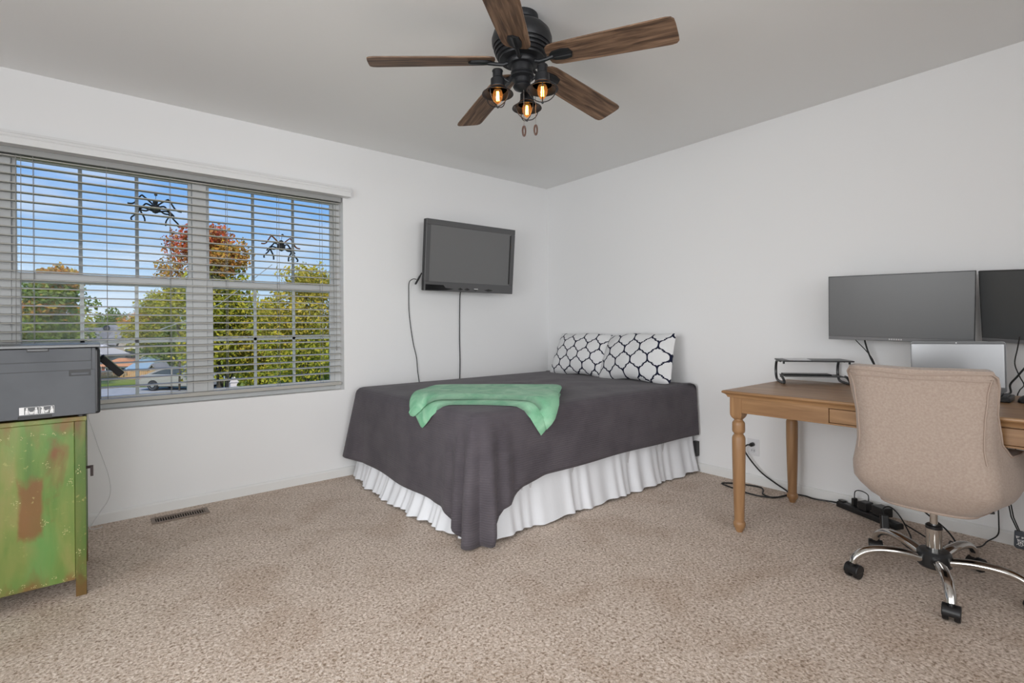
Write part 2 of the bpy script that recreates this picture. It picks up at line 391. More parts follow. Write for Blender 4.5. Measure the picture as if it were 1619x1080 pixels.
for dx, dy, z0, z1 in ((.006, -.012, 2.118, 1.958), (.058, .012, 2.13, 1.972)):
    q = cR * dx + cF * dy; x, y = FX + q.x, FY + q.y
    ch = MB().tube([(x, y, z0), (x, y, z1)], .0009, 5)
    z = z0
    while z > z1:
        ch.lathe([(.0001, z), (.0017, z - .0017), (.0001, z - .0034)], (x, y, 0), 6); z -= .0045
    pc = obj('pull_chain', ch, chain_m, fan)
    ring = []
    fb = MB(); n = 16
    pts = [Vector((x, y, z1 - .022)) + cR * (.0062 * math.sin(t)) + cU * (.021 * math.cos(t)) for t in [2 * PI * i / n for i in range(n + 1)]]
    fb.tube(pts, .0042, 6, cap=False)
    obj('fob', fb, fob_m, pc)

# ------------------------------------------------------------------ wall television
tvc = Vector((0, 0, CAMZ)); k = .87 / .92
cs = [Vector(v) for v in ((2.114, 3.668, 1.982), (3.034, 3.638, 1.980), (3.015, 3.692, 1.389), (2.095, 3.722, 1.391))]
cs = [tvc + (v - tvc) * k for v in cs]
cen = sum(cs, Vector()) / 4
ax = ((cs[1] - cs[0]) + (cs[2] - cs[3])).normalized(); up = ((cs[0] - cs[3]) + (cs[1] - cs[2])); up = (up - ax * up.dot(ax)).normalized(); nrm = ax.cross(up)   # nrm points into the room (-y)
def frame(ax, up, nrm, c):
    M = Matrix.Identity(4)
    for i in range(3): M[i][0], M[i][1], M[i][2], M[i][3] = ax[i], up[i], nrm[i], c[i]
    return M
TW, TH = .872, .563
tv = thing('television', 'black flat television tilted forward on the window wall above the bed', 'television', M=frame(ax, up, nrm, cen))
tvb = mat('tv_bezel', (.095, .095, .098), .3); tvs = mat('tv_screen', (.150, .150, .152), .30, spec=.6); tvg = mat('tv_gloss', (.012, .012, .013), .12)
obj('housing', MB().bb(-TW / 2, TW / 2, -TH / 2, TH / 2, -.045, 0), mat('tv_back', (.02, .02, .022), .45), tv, world=False, smooth=0, bevel=.006)
bz = MB(); w, h = TW / 2, TH / 2
bz.bb(-w, w, h - .045, h, -.001, .006); bz.bb(-w, -w + .04, -h + .075, h - .045, -.001, .006); bz.bb(w - .04, w, -h + .075, h - .045, -.001, .006); bz.bb(-w, w, -h, -h + .075, -.001, .006)
obj('bezel', bz, tvb, tv, world=False, smooth=0, bevel=.003)
obj('screen', MB().bb(-w + .04, w - .04, -h + .075, h - .045, -.001, .002), tvs, tv, world=False, smooth=0)
obj('side_groove', MB().bb(w - .052, w - .042, -h + .085, h - .055, .002, .0065), blackm, tv, world=False, smooth=0)
obj('speaker_bar', MB().prism([(-w + .01, -h + .004), (-w + .20, -h + .008), (-w + .27, -h + .022), (-w + .19, -h + .028), (-w + .17, -h + .05), (-w + .01, -h + .05)], .006, .0075, lambda u, v, q: (u, v, q)), tvg, tv, world=False, smooth=0)
for u0, u1 in ((-.13, -.08), (-.07, -.01), (.02, .07), (.13, .22)):
    lg = MB().prism([(u0, -h + .022), ((u0 + u1) / 2, -h + .012), (u1, -h + .022), ((u0 + u1) / 2, -h + .034)], .006, .0075, lambda u, v, q: (u, v, q))
    obj('button', lg, tvg, tv, world=False, smooth=0)
obj('badge', MB().bb(.028, .068, -h + .024, -h + .033, .006, .0085), mat('badge_silver', (.6, .6, .6), .3, metal=.6), tv, world=False, smooth=0, bevel=.002)
mtv = MB().bb(cen.x - .14, cen.x + .14, YN - .012, YN, cen.z - .12, cen.z + .12)
mtv.bb(cen.x - .03, cen.x + .03, 3.53, YN - .01, cen.z - .05, cen.z + .05)
obj('wall_bracket', mtv, blackm, tv, smooth=0)
tag_xyz = lambda o, l, c, g=None: (o.__setitem__('label', l), o.__setitem__('category', c), g and o.__setitem__('group', g))
obj('power_cord', MB().tube(spline([(2.405, 3.56, 1.42), (2.413, 3.64, 1.38), (2.414, 3.655, 1.25), (2.411, 3.656, 1.0), (2.413, 3.655, .80), (2.408, 3.655, .60), (2.408, 3.655, .45)]), .0045, 8), cable_m, tv)
st = thing('streaming_stick', 'small black streaming stick with thin cord sticking out left of television', 'streaming stick', (2.0, 3.58, 1.47))
d = Vector((2.018, 3.56, 1.515)) - Vector((1.958, 3.56, 1.418))
stk = MB().tube([Vector((1.955, 3.59, 1.425)), Vector((1.958, 3.59, 1.430)), Vector((1.996, 3.59, 1.492)), Vector((1.999, 3.59, 1.497))], [.010, .0125, .0125, .008], 12, flat=.55)
stk.tube([(1.999, 3.59, 1.497), (2.012, 3.588, 1.518)], .006, 8)
obj('body', stk, blackm, st)
obj('cord', MB().tube(spline([(1.968, 3.60, 1.466), (1.945, 3.61, 1.468), (1.922, 3.63, 1.44), (1.93, 3.655, 1.36), (1.932, 3.656, 1.22), (1.948, 3.656, 1.073), (1.968, 3.655, .95), (1.994, 3.655, .845), (2.006, 3.655, .72), (2.023, 3.655, .60), (2.02, 3.655, .5)]), .0032, 8), cable_m, st)

# ------------------------------------------------------------------ bed
BX0, BX1, BY0, BY1, BZ = 1.47, 3.425, 2.07, 3.57, .640
bed = thing('bed', 'queen bed with a gathered white skirt in the far corner', 'bed', ((BX0 + BX1) / 2, (BY0 + BY1) / 2, 0))
obj('mattress', B(BX0, BX1, BY0, BY1, .36, .632), mat('mattress_white', (.75, .75, .76), .8), bed, smooth=0, bevel=.06, bseg=4)
obj('box_spring', B(BX0 + .01, BX1 - .01, BY0 + .01, BY1 - .01, .17, .358), mat('box_spring_cloth', (.6, .6, .62), .9), bed, smooth=0, bevel=.02)
for x in (BX0 + .15, BX1 - .12):
    for y in (BY0 + .15, BY1 - .15):
        obj('leg', B(x - .025, x + .025, y - .025, y + .025, 0, .17), blackm, bed, smooth=0, bevel=.003)
obj('headboard_bracket', B(3.415, 3.452, 2.035, 2.068, .115, .225), blackm, bed, smooth=0, bevel=.003)
# path round the bed: front side (towards -y) from the head to the corner, round the corner, foot side, far corner
def bed_path(inset, rad, n_side=90, n_c=14, y1=None):
    x0, y0, y1_ = BX0 - inset, BY0 - inset, (BY1 + inset if y1 is None else y1)
    P = []
    for i in range(n_side): P.append((BX1 - (BX1 - x0 - rad) * i / n_side, y0, 0, -1, (BX1 - x0 - rad) * (1 - i / n_side)))
    for i in range(n_c):
        a = -PI / 2 - PI / 2 * i / (n_c - 1); P.append((x0 + rad + rad * math.cos(a), y0 + rad + rad * math.sin(a), math.cos(a), math.sin(a), (.5 - i / (n_c - 1)) * .0001))
    L = y1_ - rad - (y0 + rad)
    for i in range(1, n_side + 1): P.append((x0, y0 + rad + L * i / n_side, -1, 0, -L * i / n_side))
    for i in range(1, n_c):
        a = PI - PI / 2 * i / (n_c - 1); P.append((x0 + rad + rad * math.cos(a), y1_ - rad + rad * math.sin(a), math.cos(a), math.sin(a), -L - .05 * i / n_c))
    return P
sp_ = bed_path(.0, .04, 150, 14)
skirt_m = mat('skirt_cotton', (.80, .815, .85), .8, bump=.15, bscale=(70, 70, 25), bdist=.004)
pleat = [(random.uniform(0, 6.28), random.uniform(.7, 1.3)) for _ in range(8)]
def skirt_pt(i, j, nz=12):
    x, y, nx, ny, q = sp_[i]
    t = j / (nz - 1); s = i / len(sp_) * 30
    fold = .010 * math.sin(4.1 * s + 1.4 * math.sin(1.3 * s)) + .007 * math.sin(9.3 * s + 1.9 * math.sin(2.1 * s)) + .006 * math.sin(2.0 * s)
    flare = .035 + (.055 * math.sin(PI * min(1, max(0, (-q) / 1.45))) if q < 0 else .0)
    off = -.012 + .014 * t + (flare * t * t) + fold * (.12 + 1.0 * t)
    hem = .008 + .010 * (math.sin(2.1 * s) * .5 + .5) * (1 if q > 0 else .8)
    z = .36 + (hem - .36) * t
    return (x + nx * off, y + ny * off, z)
obj('bed_skirt', MB().grid(lambda i, j: skirt_pt(i, j), len(sp_), 12), skirt_m, bed, smooth=80)

# bedspread (one cloth draped over the bed)
spread_m = bpy.data.materials.new('bedspread_cotton'); spread_m.use_nodes = True
nt = spread_m.node_tree; b = nt.nodes['Principled BSDF']; b.inputs['Roughness'].default_value = .9; b.inputs['Specular IOR Level'].default_value = .15; b.inputs['Sheen Weight'].default_value = .1
t = nt.nodes.new('ShaderNodeTexCoord')
n = nt.nodes.new('ShaderNodeTexNoise'); n.inputs['Scale'].default_value = 7; n.inputs['Detail'].default_value = 4; link(nt, t.outputs['Object'], n.inputs['Vector'])
r = nt.nodes.new('ShaderNodeValToRGB'); link(nt, n.outputs['Fac'], r.inputs[0])
r.color_ramp.elements[0].position = .35; r.color_ramp.elements[0].color = (.082, .072, .083, 1); r.color_ramp.elements[1].position = .65; r.color_ramp.elements[1].color = (.105, .093, .105, 1)
link(nt, r.outputs[0], b.inputs['Base Color'])
wv = nt.nodes.new('ShaderNodeTexWave'); wv.bands_direction = 'Z'; wv.inputs['Scale'].default_value = 26; wv.inputs['Distortion'].default_value = 2.5; wv.inputs['Detail'].default_value = 2; wv.inputs['Detail Scale'].default_value = 1.5
link(nt, t.outputs['Object'], wv.inputs['Vector'])
bpn = nt.nodes.new('ShaderNodeBump'); bpn.inputs['Strength'].default_value = .35; bpn.inputs['Distance'].default_value = .004
link(nt, wv.outputs['Fac'], bpn.inputs['Height']); link(nt, bpn.outputs[0], b.inputs['Normal'])

cp = bed_path(.030, .075, 110, 21)
x_h = BX1
nP = len(cp)
# close the loop along the far side and the head (never seen): short drops
far = [(cp[-1][0] + (x_h - cp[-1][0]) * i / 40, BY1 + .03, 0, 1, -3) for i in range(1, 41)]
head = [(x_h, BY1 + .03 - (BY1 - BY0 + .06) * i / 40, 1, 0, -9) for i in range(0, 41)]
loop = cp + far + head
def interp(tab, q):
    if q <= tab[0][0]: return tab[0][1]
    for (a, va), (b_, vb) in zip(tab, tab[1:]):
        if q <= b_:
            f = (q - a) / (b_ - a); f = f * f * (3 - 2 * f); return va + (vb - va) * f
    return tab[-1][1]
nfr = sum(1 for c in cp if c[3] == -1 and c[2] == 0)
# signed distance from the corner along the hem
acc = [0.]
for i in range(1, len(loop)): acc.append(acc[-1] + math.hypot(loop[i][0] - loop[i - 1][0], loop[i][1] - loop[i - 1][1]))
ic = 110 + 10
qd = [acc[ic] - a for a in acc]     # >0 front side, <0 foot side
hemtab = [(-1.75, .05), (-1.60, .12), (-1.50, .165), (-1.2, .155), (-.75, .137), (-.45, .142), (-.27, .132), (-.17, .085), (-.08, .022), (.0, .008), (.05, .014), (.09, .075), (.16, .18), (.28, .255), (.45, .280), (1.2, .287), (2.2, .276)]
NR, ND = 14, 22
def spread_pt(i, j):
    x, y, nx, ny, _ = loop[i]; q = qd[i]
    cx, cy = (BX0 + BX1) / 2, (BY0 + BY1) / 2
    if j < NR:                                   # top, rings from the centre outwards
        f = (j / (NR - 1)) ** .8 if j else 0.
        px, py = cx + (x - nx * .05 - cx) * f, cy + (y - ny * .05 - cy) * f
        wr = .004 * math.sin(9 * px + 21 * py + 2 * math.sin(4 * px)) + .003 * math.sin(5 * px - 13 * py)
        return (px, py, .652 + .012 * (1 - f * f) + wr * (1 - f) + (.006 * math.sin(14 * px) * math.exp(-((py - 2.9) / .5) ** 2) * (1 - f)))
    k = (j - NR) / (ND - 1)
    if nx == 1 and i > nP: L, foldy = .06, 0     # head: just tucked
    elif ny == 1 and i >= nP: L, foldy = .30, .008
    else: L, foldy = .652 - interp(hemtab, q), 1
    dd = k * (L + .03)
    if dd < .08:
        a = dd / .08 * PI / 2; ox = -.05 + .05 * math.sin(a); z = .652 - .05 * (1 - math.cos(a))
    else:
        z = .652 - .05 - (dd - .08) * (L - .05) / (L + .03 - .08); ox = 0
    rel = max(0, (.652 - z) - .05) / .6
    g = math.exp(-(q / .30) ** 2); g2 = math.exp(-(q / .19) ** 2)
    wave = 0
    if foldy == 1:
        wave = rel * (.030 + .035 * g) + rel * g2 * .052 * math.cos(2 * PI * q / .105 + 2.2) + rel * .010 * math.sin(q * 9 + 1.3) * (1 - g)
        if q < -1.3: wave += rel * .16 * max(0, (-q - 1.3) / .35)
    # gather the corner into a hanging tail
    tx, ty = 0, 0
    pos = Vector((x + nx * (ox + wave), y + ny * (ox + wave), z))
    if foldy == 1 and abs(q) < .35:
        pull = .50 * g2 * min(1, rel * 1.1)
        tgt = Vector((BX0 - .055, BY0 - .055, z))
        pos.x += (tgt.x - pos.x) * pull * .6; pos.y += (tgt.y - pos.y) * pull * .6
    pos.y = min(pos.y, YN - .02); pos.x = min(pos.x, XE - .006)
    return tuple(pos)
spr = obj('bedspread', MB().grid(spread_pt, len(loop), NR + ND, closed=True), spread_m, smooth=80, solid=.004,
          label='dark grey ribbed bedspread draped over bed with one corner hanging to the carpet', cat='bedspread')

# throw blanket laid diagonally over the corner of the bed
throw_m = mat('green_fleece', (.185, .46, .275), .9, spec=.1, col2=(.36, .64, .44), nscale=(9, 9, 9), ndetail=5, lo=.35, hi=.7, bump=.35, bscale=(120, 120, 120), bdist=.003, sheen=.12, distortion=1.)
def on_bed(a, b_, lift):
    """unfolded bed coordinates -> point on top or down the sides"""
    ex, ey = BX0 - .03, BY0 - .03
    R_ = .06
    def bend(d):       # d>0 inside the edge, returns (horizontal inset, drop, normal out, normal up)
        if d >= R_: return d, 0, 0, 1
        arc = R_ - d; an = arc / R_
        if an <= PI / 2: return R_ - R_ * math.sin(an), R_ * (1 - math.cos(an)), math.sin(an), math.cos(an)
        return -.012 - (arc - R_ * PI / 2) * .06, R_ + (arc - R_ * PI / 2), 1, 0
    ix, dx, nox, nux = bend(a - ex); iy, dy, noy, nuy = bend(b_ - ey)
    z = .654 - max(dx, dy) - min(dx, dy) * .5
    up_ = nux * nuy
    return (ex + ix - nox * lift, ey + iy - noy * lift, z + lift * max(up_, .0) + .004)
th = thing('throw_blanket', 'folded soft green throw blanket lying across the near corner of bed', 'blanket', (1.75, 2.4, .66))
BACK = spline([(1.45, 2.70, 0), (1.66, 2.90, 0), (1.85, 2.99, 0), (2.02, 2.83, 0), (2.22, 2.63, 0), (2.40, 2.49, 0), (2.37, 2.38, 0)], 5)
FRONT = spline([(1.38, 2.62, 0), (1.40, 2.58, 0), (1.50, 2.465, 0), (1.66, 2.325, 0), (1.765, 2.21, 0), (1.835, 2.07, 0), (1.875, 1.935, 0)], 5)
FRONT2 = spline([(1.325, 2.54, 0), (1.38, 2.47, 0), (1.49, 2.37, 0), (1.62, 2.25, 0), (1.70, 2.14, 0), (1.78, 2.005, 0), (1.850, 1.905, 0)], 5)
def layer(F, Bk, l0, l1, nn=18):
    m = len(F)
    def f(i, j):
        w = j / (nn - 1)
        p = F[i] * (1 - w) + Bk[i] * w
        edge = min(1, min(w, 1 - w) * 9, i * .5 + .15, (m - 1 - i) * .5 + .15)
        h = l0 + (l1 - l0) * math.sqrt(max(0, 1 - (1 - edge) ** 2))
        h += .003 * math.sin(p.x * 22 + p.y * 9) * edge
        return on_bed(p.x, p.y, h)
    def g(i, j):
        w = j / (nn - 1); p = F[i] * (1 - w) + Bk[i] * w
        return on_bed(p.x, p.y, l0)
    mb = MB().grid(f, m, nn); o = len(mb.v); mb.grid(g, m, nn)
    mb.f[(m - 1) * (nn - 1):] = [tuple(reversed(q)) for q in mb.f[(m - 1) * (nn - 1):]]
    ring = [(i, 0) for i in range(m)] + [(m - 1, j) for j in range(1, nn)] + [(i, nn - 1) for i in range(m - 2, -1, -1)] + [(0, j) for j in range(nn - 2, 0, -1)]
    for (a, b_), (c, d_) in zip(ring, ring[1:] + ring[:1]):
        mb.f.append((a * nn + b_, c * nn + d_, o + c * nn + d_, o + a * nn + b_))
    return mb
mid = [f * .25 + b_ * .75 for f, b_ in zip(FRONT2, BACK)]
obj('lower_fold', layer(FRONT2, mid, .002, .016), throw_m, th, smooth=60)
obj('upper_fold', layer(FRONT, BACK, .021, .042), throw_m, th, smooth=60)

# pillows with trellis print
def trellis(name, wcell, hcell, ang):
    m = bpy.data.materials.new(name); m.use_nodes = True; nt = m.node_tree; b = nt.nodes['Principled BSDF']; b.inputs['Roughness'].default_value = .85; b.inputs['Specular IOR Level'].default_value = .15
    tcx = nt.nodes.new('ShaderNodeTexCoord'); mp = nt.nodes.new('ShaderNodeMapping'); mp.inputs['Rotation'].default_value = (0, 0, ang); link(nt, tcx.outputs['UV'], mp.inputs[0])
    sp = nt.nodes.new('ShaderNodeSeparateXYZ'); link(nt, mp.outputs[0], sp.inputs[0])
    def mth(op, a, b_=None, c=None):
        n = nt.nodes.new('ShaderNodeMath'); n.operation = op
        for k, v in enumerate((a, b_, c)):
            if v is None: continue
            if isinstance(v, (int, float)): n.inputs[k].default_value = v
            else: link(nt, v, n.inputs[k])
        return n.outputs[0]
    X = mth('DIVIDE', sp.outputs['X'], wcell / 2); Y = mth('DIVIDE', sp.outputs['Y'], hcell)
    ph = mth('ABSOLUTE', mth('SUBTRACT', mth('MULTIPLY', mth('FRACT', mth('ADD', Y, 50.)), 2.), 1.))
    cr_ = nt.nodes.new('ShaderNodeValToRGB'); link(nt, ph, cr_.inputs[0]); el = cr_.color_ramp.elements
    pts = [(0, 0), (.14, .012), (.24, .06), (.32, .15), (.375, .27), (.395, .36), (.41, .42), (.47, .45), (.53, .55), (.59, .58), (.605, .64), (.625, .73), (.68, .85), (.76, .94), (.86, .988), (1, 1)]
    el[0].position, el[0].color = pts[0][0], (0, 0, 0, 1); el[1].position, el[1].color = 1, (1, 1, 1, 1)
    for p, v in pts[1:-1]:
        e = el.new(p); e.color = (v, v, v, 1)
    gq = mth('SUBTRACT', cr_.outputs[0], .5)
    A = mth('ABSOLUTE', mth('SUBTRACT', mth('FLOORED_MODULO', mth('ADD', mth('SUBTRACT', X, gq), 1.), 2.), 1.))
    Bq = mth('ABSOLUTE', mth('SUBTRACT', mth('FLOORED_MODULO', mth('ADD', X, gq), 2.), 1.))
    cr3 = nt.nodes.new('ShaderNodeValToRGB'); link(nt, mth('ADD', ph, .03), cr3.inputs[0]); e3 = cr3.color_ramp.elements
    e3[0].position, e3[0].color = 0, (0, 0, 0, 1); e3[1].position, e3[1].color = 1, (1, 1, 1, 1)
    for p, v in pts[1:-1]:
        e = e3.new(p); e.color = (v, v, v, 1)
    slope = mth('MINIMUM', 2.2, mth('MULTIPLY', mth('SUBTRACT', cr3.outputs[0], cr_.outputs[0]), wcell / hcell / .03))
    thr = mth('MULTIPLY', mth('SQRT', mth('ADD', mth('MULTIPLY', slope, slope), 1.)), .078)
    dmin = mth('MINIMUM', A, Bq)
    ln = mth('LESS_THAN', dmin, thr)
    mx = nt.nodes.new('ShaderNodeMixRGB'); link(nt, ln, mx.inputs[0]); mx.inputs[1].default_value = (.78, .78, .79, 1); mx.inputs[2].default_value = (.012, .014, .035, 1)
    link(nt, mx.outputs[0], b.inputs['Base Color'])
    nn = nt.nodes.new('ShaderNodeTexNoise'); nn.inputs['Scale'].default_value = 9; nn.inputs['Detail'].default_value = 3; link(nt, tcx.outputs['Object'], nn.inputs['Vector'])
    bp = nt.nodes.new('ShaderNodeBump'); bp.inputs['Strength'].default_value = .5; bp.inputs['Distance'].default_value = .03; link(nt, nn.outputs['Fac'], bp.inputs['Height']); link(nt, bp.outputs[0], b.inputs['Normal'])
    return m
def pillow(label, c, w, h, th_, rz, lean, rollz, m, uvo, seed):
    rnd = random.Random(seed)
    n = 30; MBp = MB(); uv = []
    def shp(u, v):
        pin = .05
        x = u * w / 2 * (1 - pin * (1 - v * v) * abs(u) ** 6 - .05 * abs(u * v) ** 8) - .020 * v * u
        y = v * h / 2 * (1 - .08 * (1 - u * u) * abs(v) ** 6 - .05 * abs(u * v) ** 8) + .008 * math.sin(4 * u + seed)
        t_ = th_ / 2 * (max(0, 1 - abs(u) ** 2.6)) ** .6 * (max(0, 1 - abs(v) ** 2.4)) ** .6
        t_ *= 1 + .10 * math.sin(5 * u + seed) * math.cos(4 * v + seed)
        return x, y, t_
    Mx = Matrix.Translation(c) @ Matrix.Rotation(rz, 4, 'Z') @ Matrix.Rotation(lean, 4, 'Y') @ Matrix.Rotation(rollz, 4, 'X')
    def face(sg):
        def f(i, j):
            u = -1 + 2 * i / n; v = -1 + 2 * j / n
            x, y, t_ = shp(u, v)
            # local: x axis away from wall (-X world), width along -Y, height along Z
            return (-sg * t_, -x, y)
        return f
    mb = MB().grid(face(1), n + 1, n + 1); q0 = len(mb.f); mb.grid(face(-1), n + 1, n + 1)
    mb.f[q0:] = [tuple(reversed(q)) for q in mb.f[q0:]]
    o = obj('pillow', mb, m, smooth=180)
    o.matrix_world = Mx; WM[o] = Mx
    me = o.data; ul = me.uv_layers.new(name='UVMap')
    for lp in me.loops:
        v = me.vertices[lp.vertex_index].co; ul.data[lp.index].uv = (-v.y + uvo[0], v.z + uvo[1])
    o['label'] = label; o['category'] = 'pillow'; o['group'] = 'trellis print pillows against the wall'
    return o
tre1 = trellis('trellis_print_fine', .138, .178, .05); tre2 = trellis('trellis_print_large', .156, .192, -.12)
pillow('white pillow with navy trellis print, farther one nearest the room corner', (3.315, 3.055, .835), .70, .40, .17, .03, math.radians(20), math.radians(1), tre1, (.03, .02), 1)
pillow('white pillow with navy trellis print, nearer one in front of its twin', (3.265, 2.455, .838), .72, .40, .19, -.10, math.radians(20), math.radians(-2.), tre2, (.01, .05), 2)

# ------------------------------------------------------------------ desk
DX0, DX1, DY1, DY0, DZ = 2.545, 3.345, 1.372, -.12, .742
desk = thing('writing_desk', 'honey oak writing desk with turned legs and shallow drawers', 'desk', ((DX0 + DX1) / 2, (DY0 + DY1) / 2, 0))
# top with a stepped ogee edge
def rect_ring(ins, z): return [(DX0 + ins, DY0 + ins, z), (DX1 - ins, DY0 + ins, z), (DX1 - ins, DY1 - ins, z), (DX0 + ins, DY1 - ins, z)]
edge = [(.006, DZ), (.001, DZ - .003), (0, DZ - .008), (.002, DZ - .013), (.010, DZ - .017), (.016, DZ - .022), (.020, DZ - .029), (.022, DZ - .035)]
tp = MB(); rings = [rect_ring(i_, z_) for i_, z_ in edge]; vs = [p for r_ in rings for p in r_]
tp.add(vs, [(k * 4 + j, (k + 1) * 4 + j, (k + 1) * 4 + (j + 1) % 4, k * 4 + (j + 1) % 4) for k in range(len(edge) - 1) for j in range(4)] + [(0, 1, 2, 3), tuple(reversed([(len(edge) - 1) * 4 + j for j in range(4)]))])
obj('desk_top', tp, oak, desk, smooth=25)
ap = MB()
az0, az1 = .628, .708
ap.bb(DX0 + .034, DX0 + .054, DY0 + .085, .882, az0, az0 + .008); ap.bb(DX0 + .034, DX0 + .054, DY0 + .085, .882, az1 - .006, az1)
ap.bb(DX0 + .034, DX0 + .054, .878, DY1 - .085, az0, az1)
ap.bb(DX0 + .034, DX0 + .054, DY0 + .085, DY0 + .32, az0 + .008, az1 - .006)
ap.bb(DX1 - .054, DX1 - .034, DY0 + .085, DY1 - .085, az0, az1)
ap.bb(DX0 + .09, DX1 - .09, DY1 - .056, DY1 - .036, az0, az1); ap.bb(DX0 + .09, DX1 - .09, DY0 + .036, DY0 + .056, az0, az1)
obj('apron', ap, oak, desk, smooth=0, bevel=.0015)
obj('drawer', B(DX0 + .0335, DX0 + .052, .205, .875, az0 + .010, az1 - .008), oak, desk, smooth=0, bevel=.002)
def leg(x, y):
    h = .031
    m = MB()
    # square block with rounded lower end
    zz = [(.708, h), (.622, h), (.612, h - .001), (.602, h - .005), (.594, h - .011), (.588, h - .017)]
    ring = [[(x + sx * r_, y + sy * r_, z_) for sx, sy in ((-1, -1), (1, -1), (1, 1), (-1, 1))] for z_, r_ in zz]
    m.add([p for r_ in ring for p in r_], [(k * 4 + j, (k + 1) * 4 + j, (k + 1) * 4 + (j + 1) % 4, k * 4 + (j + 1) % 4) for k in range(len(zz) - 1) for j in range(4)] + [(0, 1, 2, 3), tuple(reversed([(len(zz) - 1) * 4 + j for j in range(4)]))])
    m.lathe([(.021, .592), (.021, .585), (.026, .580), (.031, .572), (.0315, .560), (.0315, .532), (.030, .524), (.025, .518), (.022, .513), (.025, .508), (.030, .501), (.0325, .490),
             (.0325, .40), (.030, .25), (.026, .12), (.0245, .058), (.027, .055), (.030, .050), (.0305, .040), (.029, .030), (.025, .021), (.0215, .019), (.0205, .012), (.016, .001), (.016, 0)], (x, y, 0), 24)
    return m
for x, y in ((2.608, 1.312), (3.282, 1.318), (2.608, DY0 + .062), (3.282, DY0 + .062)):
    obj('leg', leg(x, y), oak_v, desk, smooth=30)

# monitor riser with paper on it
metal_blk = mat('riser_black', (.022, .022, .024), .38, spec=.5)
wd = Vector((.587, -.810, 0)); dd = Vector((.810, .587, 0)); fl = Vector((3.062, 1.270, 0))
rs = thing('monitor_riser', 'black metal monitor riser with curved sides on desk near its left end', 'monitor riser', (3.2, 1.17, DZ))
def rp(a, b_, z): return tuple(fl + wd * a + dd * b_ + Vector((0, 0, z)))
TZ = .880
obj('shelf_top', MB().prism([(-.012, -.035), (.345, -.035), (.345, .17), (-.012, .17)], TZ - .008, TZ, rp), metal_blk, rs, smooth=0, bevel=.002)
obj('lower_shelf', MB().prism([(.012, .02), (.322, .02), (.322, .165), (.012, .165)], .782, .786, rp), mat('riser_mesh', (.06, .06, .062), .45, metal=.3), rs, smooth=0)
for a in (0, .334):
    side = spline([(a, .08, TZ - .010), (a, .155, TZ - .012), (a, .182, TZ - .035), (a, .190, .80), (a, .176, .765), (a, .14, .750), (a, .02, .7475), (a, -.002, .751), (a, .006, .764), (a, .04, .779), (a, .07, .782)], 4)
    obj('side_frame', MB().tube([rp(*p) for p in side], .0075, 8, flat=1.0), metal_blk, rs)
for a in (0., .334):
    obj('peg', MB().lathe([(.006, 0), (.006, .015)], rp(a, .005, TZ - .022), 8), blackm, rs)
    obj('rubber_foot', MB().lathe([(.009, 0), (.009, .005)], rp(a, .03, DZ), 8), blackm, rs)
pp = obj('paper_sheet', MB().prism([(.025, -.02), (.135, -.02), (.155, .165), (.03, .165)], TZ, TZ + .0012, rp), mat('white_paper', (.72, .72, .74), .7), smooth=0)
tag_xyz(pp, 'white sheet of paper lying on top of the black riser', 'paper')
tb = obj('closed_tablet', MB().prism([(.02, .08), (.27, .08), (.27, .16), (.02, .16)], .7865, .794, rp), blackm, smooth=0, bevel=.003)
tag_xyz(tb, 'thin closed black tablet lying on the lower shelf of riser', 'tablet')

# monitors and slim display
def rect_frame(c, yw, pt, rl):
    r_ = Vector((0, -1, 0)); u_ = Vector((0, 0, 1)); o_ = Vector((-1, 0, 0))
    u2 = u_ * math.cos(pt) + o_ * math.sin(pt)
    r3 = r_ * math.cos(rl) + u2 * math.sin(rl); u3 = u2 * math.cos(rl) - r_ * math.sin(rl)
    Rz = Matrix.Rotation(yw, 3, 'Z'); r3 = Rz @ r3; u3 = Rz @ u3
    return frame(r3, u3, r3.cross(u3), Vector(c))
mscr = mat('monitor_screen', (.095, .097, .100), .34, spec=.55); mscr2 = mat('monitor_screen_dark', (.072, .075, .077), .36, spec=.5, bump=.05, bscale=(90, 90, 90))
mbez = mat('monitor_chin', (.16, .16, .165), .4)
def monitor(label, c, yw, pt, rl, w, h, scr, badge):
    r_ = math.radians
    M = rect_frame(c, r_(yw), r_(pt), r_(rl))
    t_ = thing('monitor', label, 'monitor', M=M, group='wall mounted monitors above the desk')
    obj('housing', MB().bb(-w / 2, w / 2, -h / 2, h / 2, -.012, .003).bb(-w * .3, w * .3, -h * .35, h * .3, -.034, -.012), mat('monitor_back', (.016, .016, .017), .4), t_, world=False, smooth=0, bevel=.002)
    obj('screen', MB().bb(-w / 2 + .004, w / 2 - .004, -h / 2 + .020, h / 2 - .004, .002, .0042), scr, t_, world=False, smooth=0)
    obj('chin', MB().bb(-w / 2 + .001, w / 2 - .001, -h / 2 + .001, -h / 2 + .019, .002, .0055), mbez, t_, world=False, smooth=0, bevel=.0015)
    if badge:
        bd = MB()
        for k in range(6): bd.bb(-.03 + k * .010, -.0235 + k * .010, -h / 2 + .006, -h / 2 + .0135, .0055, .0065)
        obj('badge', bd, mat('badge_grey', (.5, .5, .5), .4), t_, world=False, smooth=0)
    ctr = Vector(c)
    bk = M @ Vector((0, 0, -.03))
    obj('wall_bracket', MB().tube([bk, (XE - .008, bk.y, bk.z)], .016, 10).bb(XE - .012, XE, bk.y - .05, bk.y + .05, bk.z - .06, bk.z + .06), blackm, t_, smooth=35)
    return t_
monitor('wide grey screen monitor on the wall above middle of desk', (3.262, .787, 1.169), 5, 5, -1.4, .62, .356, mscr, True)
monitor('darker monitor tilted beside the wide grey one, cut off by right edge', (3.30, .173, 1.148), -15, 13.4, -3.6, .62, .355, mscr2, False)
